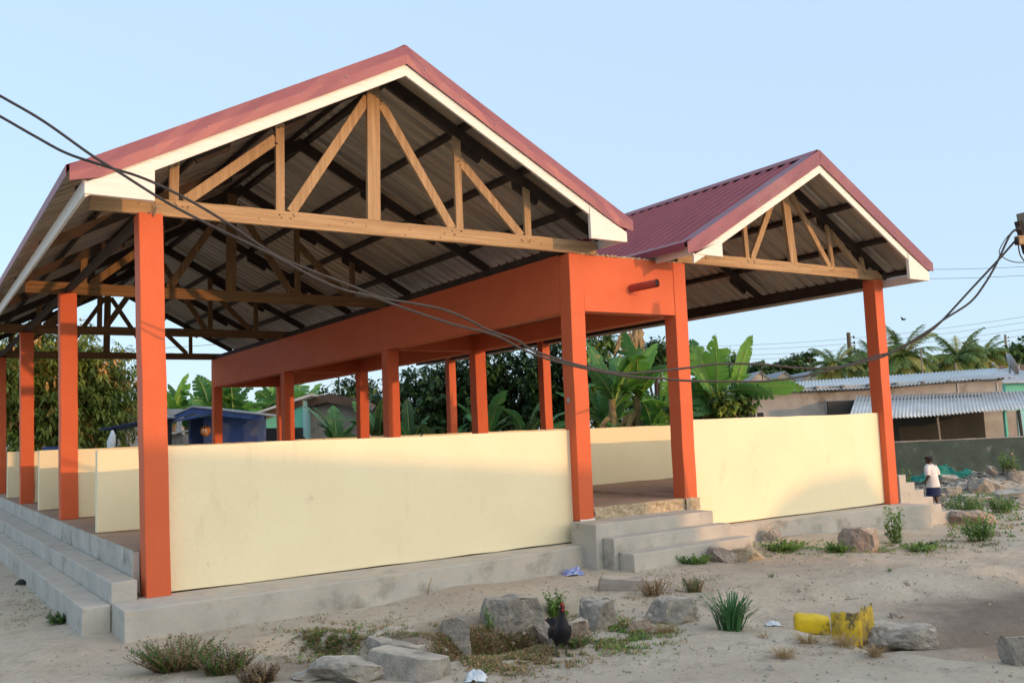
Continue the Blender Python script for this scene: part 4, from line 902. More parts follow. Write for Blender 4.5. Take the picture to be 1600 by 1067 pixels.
# satellite dish on the roof
D = 33; c = at(1578, 570, D); r = empty('satellite_dish', at(1575, 590, D), 'old mesh satellite dish on the end of the grey roof', 'satellite dish')
b = MB(); n = 20; ax = (CR*.9-V((CF.x, CF.y, 0))*.22-V((0, 0, 1))*-.38).normalized(); u = ax.orthogonal().normalized(); w = ax.cross(u); pts = [c]; 
for q in (1, 2, 3):
    for k in range(n): a = k*2*math.pi/n; pts.append(c+(u*math.cos(a)+w*math.sin(a))*.42*q/3+ax*.10*(q/3)**2)
fs = [(0, 1+k, 1+(k+1) % n) for k in range(n)]
for q in (0, 1):
    for k in range(n): fs.append((1+q*n+k, 1+(q+1)*n+k, 1+(q+1)*n+(k+1) % n, 1+q*n+(k+1) % n))
b.add(pts, fs, 0, True); b.build('dish', M['steel'], r, fix=False, solid=.01)
b = MB(); b.tube([at(1577, 592, D), c], .035, 6); b.tube([at(1553, 570, D), at(1566, 583, D), at(1575, 586, D)], .02, 5); b.tube([at(1592, 568, D), at(1592, 576, D), at(1583, 588, D)], .02, 5); b.tube([at(1553, 570, D), at(1551, 567, D)], .05, 6); b.build('mount', M['steel'], r)
# block wall
D = 23.5; px0 = 1400; f = frame(px0, D, rot=.03); s = D/FPX; zt_ = zat(1402, 691, D)
r = empty('block_wall', gz(f[0]), 'dark mossy concrete block wall in front of the veranda', 'wall')
b = MB(f); b.box(-1.2, 6.5, 0, .18, -1.3, zt_); b.build('masonry', M['blockwall'], r, bevel=.01)
b = MB(f); rn = random.Random(3)
for k in range(19): b.box(-1.2+k*.41, -1.2+k*.41+.400, -.012, .192, zt_+.002, zt_+.018+rn.uniform(0, .008))
b.build('coping', M['greywall'], r)
# bird
c = at(1413, 499, 45); b = MB(); b.add([c, c+V((.22, 0, .10)), c+V((.12, .1, 0)), c+V((-.25, 0, .14)), c+V((-.1, .1, 0)), c+V((.02, .12, -.04))], [(0, 1, 2), (0, 2, 5), (0, 4, 3), (0, 5, 4)])
b.tube([c+V((-.1, 0, -.02)), c, c+V((.13, 0, 0))], [.02, .045, .01], 6); thing(b.build('bird', M['black'], fix=False, solid=.006), 'small dark bird flying above the palms', 'bird')
# thin power lines
def line(pts, rad, lb, grp='thin power lines across the sky', name='power_line'):
    b = MB(); b.tube(pts, rad, 5); o = b.build(name, M['wire']); thing(o, lb, 'power line', grp); return o
def cat_(a, c, sag, n=16): return [a*(1-i/n)+c*(i/n)-V((0, 0, sag*4*(i/n)*(1-i/n))) for i in range(n+1)]
for i, (ya, yb, d, lb) in enumerate(((417, 414, 30, 'upper of the two power lines right of the small gable'), (432, 427, 30, 'lower of the two power lines right of the small gable'))):
    line(cat_(at(1380, ya+3, d+4), at(1700, yb-4, d), .1), .008, lb)
for i, (ya, yb) in enumerate(((533, 488), (540, 497), (548, 508), (554, 518))):
    line(cat_(at(1080, ya+8, 66), at(1640, yb, 60), .5), .012, 'thin distant power line strung between the utility poles')
for i, (ya, yb) in enumerate(((547, 530), (632, 628))):
    line(cat_(at(100, ya, 60), at(420, yb, 60), .2), .02, ('faint wire above the mango tree seen under the truss', 'faint low wire right of the mango tree')[i], grp='faint wires behind the hall')
#PART3
# ------------------------------------------------------------------ buildings behind the camera (they shade the yard and the lower walls)
r = empty('sheet_roof_house', (4, -25.5, -.3), 'long plastered house with a sloping sheet roof across the yard, behind the viewer', 'house')
b = MB(); b.prismY([(-11, -.4), (15.45, -.4), (15.45, 3.52), (-11, 6.2)], -30, -25.3); b.build('wall', M['housewall'], r)
b = MB(); b.prismY([(-11.4, 6.32), (-11.4, 6.26), (15.5, 3.53), (15.5, 3.61)], -30.4, -25.0); b.build('roof', M['corr'], r)
b = MB()
for k in range(6): b.box(-9+k*4.1, -7.9+k*4.1, -25.3, -25.27, .9, 2.0)
b.build('window', M['black'], r)
b = MB(); b.box(-5.6, -4.7, -25.3, -25.26, -.3, 1.8); b.build('door', M['bluew'], r)
r = empty('hip_roof_hut', (21.2, -31, -.3), 'small plastered hut with a hipped roof across the yard, behind the viewer', 'hut')
b = MB(); b.box(20.3, 22.1, -33, -30.2, -.5, 3.42); b.build('wall', M['greywall'], r)
b = MB(); b.hexa([(20.25, -33.1, 3.42), (22.2, -33.1, 3.42), (22.2, -30.1, 3.42), (20.25, -30.1, 3.42)], [(20.75, -32.6, 4.0), (21.85, -32.6, 4.05), (21.85, -30.6, 4.05), (20.75, -30.6, 4.0)]); b.build('roof', M['tile'], r)
b = MB(); b.box(20.8, 21.4, -30.2, -30.17, -.4, 1.7); b.build('door', M['bluew'], r)

# ------------------------------------------------------------------ sagging cables and the pole at the right edge
def spline(P, n=6):
    out = []
    for i in range(len(P)-1):
        p0, p1, p2, p3 = P[max(0, i-1)], P[i], P[i+1], P[min(len(P)-1, i+2)]
        for k in range(n):
            t = k/n; out.append(.5*((2*p1)+(p2-p0)*t+(2*p0-5*p1+4*p2-p3)*t*t+(3*p1-p0-3*p2+p3)*t*t*t))
    return out+[P[-1]]
CA = [(-260, 10), (-80, 104), (0, 150), (67, 189), (142, 242), (187, 270), (262, 317), (337, 356), (427, 399), (490, 433), (535, 452), (580, 463), (625, 479), (706, 506), (774, 524), (830, 552), (894, 571), (969, 586), (1025, 591), (1081, 595), (1187, 596), (1249, 589), (1290, 580), (1342, 567), (1387, 554), (1450, 517), (1475, 499), (1515, 473), (1537, 446), (1557, 412), (1579, 366), (1594, 357)]
CB = [(-260, 40), (-80, 138), (0, 182), (56, 214), (105, 240), (165, 260), (225, 279), (292, 311), (356, 349), (423, 394), (472, 417), (550, 447), (595, 465), (640, 473), (687, 482), (725, 496), (762, 515), (807, 531), (830, 546), (875, 562), (920, 574), (972, 583), (1025, 580), (1081, 574), (1119, 569), (1187, 569), (1256, 575), (1311, 573), (1366, 557), (1394, 550), (1428, 533), (1450, 520), (1472, 501), (1520, 449), (1562, 404), (1588, 375), (1597, 372)]
dd_ = lambda px, o: 6.6+2.6*sstep(100, 1600, px)*1.0+o
for C_, o_, lb in ((CA, 0, 'black cable starting higher at left and sagging lower across the orange columns'), (CB, .05, 'black cable starting lower at left, looping above its twin before the tall palm')):
    pts = spline([at(x, y, dd_(x, o_)) for x, y in C_])
    b = MB(); b.tube(pts, .0105, 7); thing(b.build('overhead_cable', M['cable']), lb, 'cable', 'twin cables sagging across the front')
top = at(1597, 333, 9.3); foot = gat(1690, 9.3)
r = empty('timber_pole', foot, 'weathered leaning timber pole with a short crosspiece at the right edge', 'pole')
b = MB(); b.bar(foot-V((0, 0, .3)), top, .085, .085, (1, 0, 0)); b.build('post', M['pale_bark'], r, bevel=.006)
b = MB(); b.bar(at(1590, 346, 9.28), at(1604, 396, 9.25), .05, .05, (1, 0, 0)); b.build('side_board', M['wooddark'], r)
b = MB(); b.bar(at(1588, 376, 9.22), at(1640, 374, 9.3), .06, .09); b.build('crosspiece', M['wood'], r, bevel=.006)
b = MB(); b.tube([at(1589, 372, 9.2), at(1589, 382, 9.2)], .022, 10); b.tube([at(1590, 353, 9.22), at(1590, 362, 9.22)], .018, 8); b.build('insulator', M['black'], r)
b = MB()
b.tube(spline([at(x, y, 9.2) for x, y in ((1589, 359), (1576, 368), (1565, 384), (1562, 397), (1579, 408), (1602, 410), (1640, 405))]), .005, 5)
b.tube(spline([at(x, y, 9.2) for x, y in ((1591, 379), (1592, 390), (1596, 402), (1610, 418))]), .007, 5); b.build('loose_wire', M['cable'], r)

# ------------------------------------------------------------------ foreground
def gp(px, py):
    d0 = (CF + CR*((px-800)/FPX) - CU*((py-533.5)/FPX)); t = max(3., (.35-CAM.z)/min(-.02, d0.z))
    for _ in range(600):
        p = CAM+d0*t
        if p.z <= hgt(p.x, p.y): break
        t += .05
    lo, hi = t-.05, t
    for _ in range(12):
        mid = (lo+hi)/2; p = CAM+d0*mid
        if p.z <= hgt(p.x, p.y): hi = mid
        else: lo = mid
    return CAM+d0*hi, hi
def ico(m, c, r3, seed, amp=.25, sub=3, cuts=6, rot=0., mi=0, tilt=(0, 0)):
    bm = bmesh.new(); bmesh.ops.create_icosphere(bm, subdivisions=sub, radius=1); rn = random.Random(seed)
    cutp = [(V((rn.gauss(0, 1), rn.gauss(0, 1), rn.gauss(0, .7))).normalized(), rn.uniform(.45, .80)) for _ in range(cuts+4)]+[(V((0, 0, 1)), rn.uniform(.45, .7))]
    R = Matrix.Rotation(rot, 3, 'Z') @ Matrix.Rotation(tilt[0], 3, 'X') @ Matrix.Rotation(tilt[1], 3, 'Y')
    vs = []
    for v in bm.verts:
        p = v.co.copy()
        for nn, dd in cutp:
            q = p.dot(nn)
            if q > dd: p -= nn*(q-dd)
        p += v.co*amp*(noise.noise(v.co*1.7+V((seed, 0, 0)))*.40+noise.noise(v.co*5+V((0, seed, 0)))*.22+noise.noise(v.co*12+V((0, seed, 3)))*.16)
        vs.append(V(c)+R @ V((p.x*r3[0], p.y*r3[1], p.z*r3[2])))
    m.add(vs, [tuple(x.index for x in f.verts) for f in bm.faces], mi, False); bm.free(); return m
YAW = math.atan2(CR.y, CR.x)
def rock(px, py, w, h, seed, label, m='rubblec', dep=.8, cuts=6, amp=.25, name='rock', cat='rock', grp=None, sub=4, rot=.0, tilt=(0, 0)):
    p, d = gp(px, py); s = d/FPX; W_, H_ = w*s/2, h*s*(.82 if m == 'rubblec' else .78)
    m_ = MB(); ico(m_, V((p.x, p.y, p.z+H_*.30))+V((CF.x, CF.y, 0))*W_*dep*.5, (W_*1.25, W_*dep*1.2, H_*1.05), seed, amp, sub, cuts, YAW+rot, tilt=tilt)
    o = m_.build(name, M[m], fix=False); return thing(o, label, cat, grp, origin=p)
def slabrock(px, py, w, h, dep, seed, label, m='rubblec', rot=0., tilt=(0, 0), grp=None, name='concrete_slab', cat='concrete slab'):
    """broken flat slab: irregular outline with thickness"""
    p, d = gp(px, py); s = d/FPX; W_, H_ = w*s/2, h*s; rn = random.Random(seed); n = 18; poly = []
    for k in range(n):
        a = k*2*math.pi/n; q = 1/max(abs(math.cos(a)), abs(math.sin(a)))**.75*rn.uniform(.82, 1.0)
        poly.append((math.cos(a)*W_*q, math.sin(a)*dep*q))
    R = Matrix.Rotation(YAW+rot, 3, 'Z') @ Matrix.Rotation(tilt[0], 3, 'X') @ Matrix.Rotation(tilt[1], 3, 'Y'); m_ = MB()
    lay = []; zs = [-H_*.5, 0, H_*.55, H_]
    for li, z in enumerate(zs):
        sc_ = (1.03, 1.04, 1.0, .93)[li]
        lay += [p+V((CF.x, CF.y, 0))*dep*.8+R @ V((x*sc_*(1+rn.uniform(-.025, .025)), y*sc_*(1+rn.uniform(-.025, .025)), z+rn.uniform(-.03, .03)*H_)) for x, y in poly]
    lay.append(p+V((CF.x, CF.y, 0))*dep*.8+R @ V((0, 0, H_)))
    fs = [(l*n+k, l*n+(k+1) % n, (l+1)*n+(k+1) % n, (l+1)*n+k) for l in range(3) for k in range(n)]+[(3*n+k, 3*n+(k+1) % n, 4*n) for k in range(n)]
    m_.add(lay, fs); return thing(m_.build(name, M[m], bevel=.008), label, cat, grp, origin=p)
G1 = 'broken rocks along the ditch'
rock(806, 985, 92, 62, 1, 'grey brown boulder with a flat sloping top left of the black chicken', 'rubblec', grp=G1, rot=.2, cuts=7)
rock(858, 1002, 62, 34, 2, 'low broken rock half buried just left of the black chicken', 'brown_rock', grp=G1)
rock(713, 1012, 44, 52, 3, 'small upright jagged stone in the middle of the ditch', 'rubblec', .5, grp=G1)
rock(938, 982, 74, 66, 5, 'tall pale broken rock right of the black chicken', 'rubblec', .7, grp=G1, cuts=8)
rock(905, 1000, 52, 40, 6, 'squat dark rock directly right of the chicken legs', 'brown_rock', grp=G1)
rock(1052, 972, 100, 44, 7, 'wide grey rock between the pale rock and green grass clump', 'rubblec', .6, grp=G1, cuts=8)
rock(548, 1064, 120, 42, 8, 'rounded grey rock at the bottom edge, left of the long slabs', 'rubblec', .7, grp=G1)
rock(1000, 985, 44, 26, 9, 'small stone wedged below the wide grey rock', 'brown_rock', grp=G1)
slabrock(624, 1022, 118, 20, .26, 11, 'long flat concrete slab lying in the ditch, upper of two', rot=-.45, tilt=(.05, .10))
slabrock(632, 1062, 140, 34, .17, 12, 'thick rounded concrete slab at the bottom edge, lower of two', rot=-.38, tilt=(-.1, .10))
slabrock(985, 922, 105, 16, .16, 13, 'thin tilted concrete slab below the entrance steps', 'concrete_dusty', rot=-.25, tilt=(.0, .04))
rock(1128, 878, 46, 28, 14, 'brown flat topped stone in front of the entrance steps', 'brown_rock', .8, grp=G1)
rock(1172, 876, 50, 24, 15, 'pale crumbling stone right of the brown flat topped stone', 'rubble_pale', .7, grp=G1)
rock(1349, 862, 56, 46, 16, 'squarish pinkish boulder beside the leafy weed below the right wall', 'brown_rock', .8, cuts=8, amp=.15)
rock(1408, 1012, 128, 44, 17, 'flat grey boulder next to the broken yellow jerrycans', 'rubblec', .6, cuts=8)
rock(1600, 1040, 60, 56, 18, 'grey stone cut off by the right edge of the photograph', 'rubblec', .8)
rock(212, 975, 62, 20, 19, 'crumbled mortar lump against the ledge beside the nearest column', 'rubble_pale', .5)
rock(1530, 818, 76, 28, 20, 'long pale rock in the green weeds right of the side stair', 'brown_rock', .6)
rock(1555, 838, 28, 10, 23, 'small stone in the dirt in front of the long pale rock', 'brown_rock')
rock(1402, 965, 22, 9, 24, 'lone brown stone on the dirt above the jerrycans', 'brown_rock')
rock(480, 1062, 60, 18, 25, 'low dirt covered stone beside the dry weed bush', 'concrete_dusty')
rock(1265, 832, 46, 22, 26, 'grey stone leaning on the right ledge', 'rubblec')
rock(1210, 845, 30, 20, 27, 'grey triangular stone against the right ledge', 'rubblec')
# rubble heap on the right, far
G2 = 'rubble heap by the dark block wall'
RB = [(1536, 768, 34, 34, 'block', 31, 'lowest dark block of the stack beside the leaning slabs'), (1553, 738, 26, 22, 'rock', 32, 'whitish round rock on top of the rubble heap'),
      (1490, 770, 50, 22, 'rock', 33, 'pale broken lump just right of the child in white'), (1515, 758, 40, 14, 'rock', 34, 'grey rubble lump left of the block stack'), (1470, 776, 28, 16, 'rock', 35, 'small tan lump by the child'),
      (1585, 738, 28, 18, 'rock', 36, 'pale rock at the right end of the rubble heap'), (1562, 790, 30, 14, 'rock', 38, 'small stone below the lower leaning slab'), (1595, 745, 26, 20, 'rock', 39, 'grey rock behind the leaning slabs at right edge')]
for px, py, w, h, kd, sd, lb in RB:
    rock(px, py+6, w, h, sd, lb, 'rubblec' if sd % 2 else 'brown_rock', .8, grp=G2, cuts=8, sub=3)
slabrock(1568, 768, 56, 12, .34, 41, 'upper leaning concrete slab on the rubble heap', rot=.1, tilt=(.25, .35), grp=G2)
slabrock(1590, 778, 60, 10, .3, 42, 'lower concrete slab under the leaning one at right', rot=-.1, tilt=(.1, -.12), grp=G2)
slabrock(1532, 784, 52, 9, .25, 43, 'thin flat slab lying at the foot of the rubble', rot=.0, tilt=(.1, .05), grp=G2)
slabrock(1487, 752, 30, 9, .2, 44, 'small dark slab beside the green net', rot=-.1, tilt=(.3, .1), grp=G2)
p0, d0 = gp(1537, 768)
for k in range(4):
    b = MB((p0+V((CF.x, CF.y, 0))*.1, V((CR.x, CR.y, 0)).normalized(), V((-CR.y, CR.x, 0)).normalized())); rn = random.Random(k)
    x = rn.uniform(-.04, .04); b.box(-.22+x, .22+x, -.1, .14, p0.z+k*.155, p0.z+.15+k*.155)
    thing(b.build('concrete_block', M['rubblec'], bevel=.015), ('bottom dark concrete block of the short stack', 'second concrete block from the bottom of the short stack', 'third concrete block from the bottom of the short stack', 'topmost concrete block of the short stack')[k], 'concrete block', 'stacked concrete blocks in the rubble')
# small debris of the heap: uncountable
b = MB(); rn = random.Random(50)
for k in range(1000):
    px, py = rn.uniform(1408, 1600), rn.uniform(738, 792)
    p, d = gp(px, py); q = rn.uniform(.02, .085); ico(b, p+V((0, 0, q*.3)), (q*rn.uniform(.7, 1.5), q, q*.6), k, .3, 1, 3, rn.uniform(0, 6))
tag(b.build('rubble', M['rubblec'], fix=False), kind='stuff')
# green shade net heap
b = MB(); p, d = gp(1492, 752); nx_, ny_ = 40, 14; A = V((CR.x, CR.y, 0)).normalized(); B = V((-A.y, A.x, 0)); pts = []
for j in range(ny_+1):
    for i in range(nx_+1):
        u, v = i/nx_, j/ny_; x = (u-.5)*1.5; y = (v-.5)*.7+.5
        e = math.sin(math.pi*v)**.6*(math.sin(math.pi*u)**.5)
        z = e*(.26+.22*noise.noise(V((u*5, v*2, 2)))+.12*noise.noise(V((u*14, v*6, 4))))+.01
        pts.append(p+A*x+B*y+V((0, 0, z)))
b.add(pts, [(j*(nx_+1)+i, j*(nx_+1)+i+1, (j+1)*(nx_+1)+i+1, (j+1)*(nx_+1)+i) for j in range(ny_) for i in range(nx_)])
thing(b.build('green_net', M['net'], fix=False), 'crumpled green shade net heaped against the dark block wall', 'net', origin=p)

# yellow jerrycan pieces
def rrect(w, d, r=.3, n=5):
    out = []
    for cx, cy, a0 in ((1, 1, 0), (-1, 1, 90), (-1, -1, 180), (1, -1, 270)):
        for k in range(n):
            a = math.radians(a0+90*k/(n-1)); rr = r*min(w, d)
            out.append((cx*(w/2-rr)+math.cos(a)*rr, cy*(d/2-rr)+math.sin(a)*rr))
    return out
p, d = gp(1272, 990)
A = V((CR.x, CR.y, 0)).normalized(); B = V((-A.y, A.x, 0)); R = Matrix.Rotation(-.18, 3, 'Z')
b = MB(); secs = [(-.135, .80, .0), (-.13, .92, .0), (-.10, 1.0, .0), (-.03, 1.0, -.004), (.04, .97, -.012), (.10, .92, -.02), (.135, .86, -.03)]
prof = rrect(.19, .155, .28); n = len(prof); pts = []
for x, sc_, dz in secs:
    for (u, v) in prof:
        q = R @ V((x, u*sc_, 0)); pts.append(p+A*q.x+B*(q.y+.05)+V((0, 0, .078+v*sc_+dz+ (.012*math.sin(x*60) if v > .05 else 0))))
fs = [(i*n+k, i*n+(k+1) % n, (i+1)*n+(k+1) % n, (i+1)*n+k) for i in range(len(secs)-1) for k in range(n)]+[tuple(range(n-1, -1, -1))]
b.add(pts, fs, 0, True)
thing(b.build('jerrycan_half', M['yellow'], solid=.004, sub=1), 'cleaner yellow jerrycan half lying on its side on the dirt', 'jerrycan', 'broken yellow jerrycan pieces', origin=p)
p, d = gp(1340, 1006); b = MB(); rn = random.Random(4)
path = [(-.165, .03), (-.15, .0), (-.06, -.045), (-.03, -.055), (0.0, -.058), (.02, -.045), (.05, -.01), (.10, .05), (.15, .10), (.17, .125)]
nn = []; 
for i in range(len(path)-1):
    for k in range(4):
        t = k/4; nn.append((path[i][0]*(1-t)+path[i+1][0]*t, path[i][1]*(1-t)+path[i+1][1]*t))
nn.append(path[-1]); nn = [(u_*1.16, v_*1.1) for u_, v_ in nn]; pts = []; L_ = 7
for i, (u, v) in enumerate(nn):
    f_ = i/len(nn); top_ = .25+(.02*noise.noise(V((i*.9, 0, 0))))+(.03 if f_ > .55 else 0)+(rn.uniform(-.03, .012) if .38 < f_ < .9 else rn.uniform(-.004, .004))
    bot = -.02 + max(0, (f_-.5))*.12
    for k in range(L_+1):
        t = k/L_; w_ = .008*math.sin(t*9)*(1 if f_ < .5 else .5)
        pts.append(p+A*(u*(1-.05*t)+w_*.3)+B*(v+w_)+V((0, 0, bot+(top_-bot)*t)))
b.add(pts, [(i*(L_+1)+k, (i+1)*(L_+1)+k, (i+1)*(L_+1)+k+1, i*(L_+1)+k+1) for i in range(len(nn)-1) for k in range(L_)], 0, True)
thing(b.build('jerrycan_half', M['yellowdirty'], solid=.005, fix=False), 'dirty torn yellow jerrycan shell standing open with a jagged rim', 'jerrycan', 'broken yellow jerrycan pieces', origin=p)

# chicken
p, d = gp(878, 1024); hd = V((CF.x, CF.y, 0)).normalized()
r = empty('chicken', p, 'black chicken with red comb standing alert in the ditch', 'chicken')
s_ = .372/.42
fd = (-hd*.92+V((CR.x, CR.y, 0))*.25).normalized(); sdv = V((-fd.y, fd.x, 0))
def cp(f_, s2, z): return p+(fd*f_+sdv*s2+V((0, 0, z)))*s_
def loft(m, secs, n=14, mi=0):
    pts = []
    for c_, a_, b_, ax in secs:
        u_ = sdv; ax = V(ax).normalized(); w_ = ax.cross(u_).normalized()
        for k in range(n): t = k*2*math.pi/n; pts.append(c_+u_*math.cos(t)*a_*s_+w_*math.sin(t)*b_*s_)
    m.add(pts, [(i*n+k, i*n+(k+1) % n, (i+1)*n+(k+1) % n, (i+1)*n+k) for i in range(len(secs)-1) for k in range(n)]+[tuple(range(n-1, -1, -1)), tuple(range((len(secs)-1)*n, len(secs)*n))], mi, True)
FW = fd; UP = V((0, 0, 1))
b = MB()
loft(b, [(cp(-.15, 0, .17), .012, .012, FW), (cp(-.13, 0, .165), .045, .05, FW+UP*.2), (cp(-.08, 0, .16), .07, .075, FW+UP*.3), (cp(-.02, 0, .155), .083, .085, FW+UP*.5), (cp(.035, 0, .175), .078, .078, FW*.7+UP), (cp(.055, 0, .225), .060, .058, UP+FW*.3),
         (cp(.056, 0, .27), .040, .040, UP), (cp(.050, 0, .31), .028, .030, UP), (cp(.050, 0, .345), .022, .025, UP), (cp(.054, 0, .372), .022, .027, UP+FW*.2), (cp(.058, 0, .395), .017, .022, UP), (cp(.06, 0, .405), .006, .008, UP)])
for sg in (-1, 1):      # thighs and wings
    loft(b, [(cp(-.01, sg*.035, .13), .032, .036, UP), (cp(-.005, sg*.036, .10), .022, .026, UP), (cp(-.0, sg*.036, .075), .010, .012, UP)], 10)
b.build('body', M['feather'], r, sub=1)
b = MB()
for sg in (-1, 1):
    loft(b, [(cp(.03, sg*.072, .20), .008, .03, FW), (cp(-.02, sg*.086, .175), .012, .055, FW), (cp(-.08, sg*.078, .16), .010, .045, FW), (cp(-.14, sg*.05, .15), .005, .018, FW)], 10)
b.build('wing', M['feather'], r, sub=1)
b = MB()
for k in range(9):
    a = (k-4)*.05; b.add([cp(-.11, a*.06, .17), cp(-.12, a*.1+.012, .16), cp(-.19-.01*(k % 3), a*.3+.01, .24+.02*(k % 2)), cp(-.2, a*.3-.01, .25)], [(0, 1, 2, 3)])
b.build('tail', M['feather'], r, fix=False, solid=.004)
b = MB()
for sg in (-1, 1):
    b.tube([cp(0, sg*.036, .09), cp(-.012, sg*.038, .045), cp(.0, sg*.038, .004)], [.008, .0055, .006], 7)
    for a in (-.5, 0, .5): b.tube([cp(0, sg*.038, .006), cp(.04*math.cos(a), sg*.038+.04*math.sin(a), .001)], [.005, .002], 5)
    b.tube([cp(0, sg*.038, .006), cp(-.02, sg*.038, .001)], [.004, .002], 5)
b.build('leg', M['leg'], r)
b = MB(); b.prismY([(0, 0)]*3, 0, 0) if False else None
for k, (x, z, q) in enumerate(((.080, .398, .005), (.068, .406, .008), (.054, .409, .008), (.042, .404, .005))): b.tube([cp(x-.005, 0, z-.010), cp(x, 0, z), cp(x-.003, 0, z+q)], [.006, .006, .002], 7)
for sg in (-1, 1): b.tube([cp(.076, sg*.005, .370), cp(.077, sg*.006, .360), cp(.076, sg*.005, .353)], [.004, .005, .002], 7); b.tube([cp(.064, sg*.017, .385), cp(.066, sg*.0205, .382)], [.007, .006], 8)
b.build('comb', M['comb'], r)
b = MB(); b.tube([cp(.074, 0, .383), cp(.098, 0, .377)], [.007, .001], 7); b.build('beak', M['leg'], r)
b = MB()
for sg in (-1, 1): b.tube([cp(.066, sg*.022, .389), cp(.066, sg*.0255, .389)], [.0035, .003], 8)
b.build('eye', M['plastic_w'], r)

# person bending beyond the side stair
PD = 17.6; o3 = at(1450, 660, PD); o3.z = hgt(o3.x, o3.y); r = empty('person', o3, 'child in a loose white shirt and navy skirt standing beyond the side stair', 'person')
F_ = (V((CF.x, CF.y, 0)).normalized()*.8-V((CR.x, CR.y, 0))*.55).normalized(); S_ = V((-F_.y, F_.x, 0)); K = (zat(1450, 713, PD)-o3.z)/1.28
def pp_(f_, s2, z): return o3+(F_*f_+S_*s2+V((0, 0, z)))*K
vs = []; es = []; rs_ = []
def node(q, r_, par=None): vs.append(q); rs_.append(r_*K); i = len(vs)-1; es.append((par, i)) if par is not None else None; return i
pel = node(pp_(0, 0, .66), .10); sp = node(pp_(.01, 0, .78), .09, pel); ch = node(pp_(.03, 0, .95), .11, sp); nk = node(pp_(.05, 0, 1.08), .045, ch); h1 = node(pp_(.07, 0, 1.14), .07, nk); h2 = node(pp_(.09, 0, 1.20), .088, h1); h3 = node(pp_(.09, 0, 1.26), .06, h2)
for sg in (-1, 1):
    hp = node(pp_(0, sg*.08, .60), .075, pel); kn = node(pp_(.03, sg*.09, .34), .05, hp); an = node(pp_(-.02, sg*.10, .07), .035, kn); to = node(pp_(.13, sg*.11, .03), .03, an)
    sh = node(pp_(.03, sg*.15, 1.02), .045, ch); el = node(pp_(-.02, sg*.21, .80), .034, sh); wr = node(pp_(.10, sg*.17, .66), .024, el); pm = node(pp_(.15, sg*.15, .64), .027, wr)
    for k in range(4):
        f1 = node(pp_(.19, sg*.15, .655-k*.014), .010, pm); f2 = node(pp_(.215+.006*(k in (1, 2)), sg*.14, .64-k*.014), .008, f1)
    t1 = node(pp_(.16, sg*.13, .67), .011, pm); node(pp_(.185, sg*.12, .675), .009, t1)
me = bpy.data.meshes.new('body'); me.from_pydata([tuple(v-o3) for v in vs], es, []); me.materials.append(M['skin']); bo = bpy.data.objects.new('body', me); COL.objects.link(bo); bo.parent = r
sk = bo.modifiers.new('skin', 'SKIN')
for i, q in enumerate(me.skin_vertices[0].data): q.radius = (rs_[i], rs_[i]); q.use_root = i == 0
sb = bo.modifiers.new('s', 'SUBSURF'); sb.levels = 1; sb.render_levels = 2
def lo2(secs, n=18, open_=True):
    m = MB(); pts = []
    for (f_, s2, z, a_, b_, ax) in secs:
        ax = V(ax); axw = (F_*ax.x+V((0, 0, ax.z))).normalized(); w_ = axw.cross(S_).normalized(); c_ = pp_(f_, s2, z)
        for k in range(n): t = k*2*math.pi/n; q = 1+.06*noise.noise(V((math.cos(t)*2, math.sin(t)*2, z*8))); pts.append(c_+S_*math.cos(t)*a_*K*q+w_*math.sin(t)*b_*K*q)
    m.add(pts, [(i*n+k, i*n+(k+1) % n, (i+1)*n+(k+1) % n, (i+1)*n+k) for i in range(len(secs)-1) for k in range(n)], 0, True); return m
sh_ = lo2([(.0, 0, .50, .19, .16, (0, 0, 1)), (.0, 0, .62, .175, .145, (0, 0, 1)), (.01, 0, .78, .16, .13, (0, 0, 1)), (.025, 0, .93, .17, .13, (0, 0, 1)), (.03, 0, 1.02, .165, .11, (0, 0, 1)), (.04, 0, 1.07, .09, .08, (.1, 0, 1)), (.05, 0, 1.09, .06, .06, (.1, 0, 1))])
for sg in (-1, 1):
    sh_.tube([pp_(.03, sg*.10, 1.03), pp_(.03, sg*.165, 1.0), pp_(.0, sg*.205, .88), pp_(-.01, sg*.215, .80)], [.07*K, .07*K, .065*K, .07*K], 12, cap=False)
sh_.build('shirt', M['shirt'], r, fix=False, solid=.008, sub=1)
lo2([(0, 0, .66, .14, .12, (0, 0, 1)), (0, 0, .55, .165, .14, (0, 0, 1)), (.01, 0, .42, .18, .15, (0, 0, 1)), (.01, 0, .27, .195, .165, (0, 0, 1))]).build('skirt', M['skirt'], r, fix=False, solid=.008, sub=1)
b = MB(); ico(b, pp_(.065, 0, 1.225), (.105*K, .10*K, .105*K), 5, .12, 3, 0); b.build('hair', M['hair'], r, fix=False)
b = MB()
for sg in (-1, 1): b.tube([pp_(.165, sg*.035, 1.19), pp_(.173, sg*.035, 1.19)], .012*K, 8)
b.build('eye', M['plastic_w'], r)

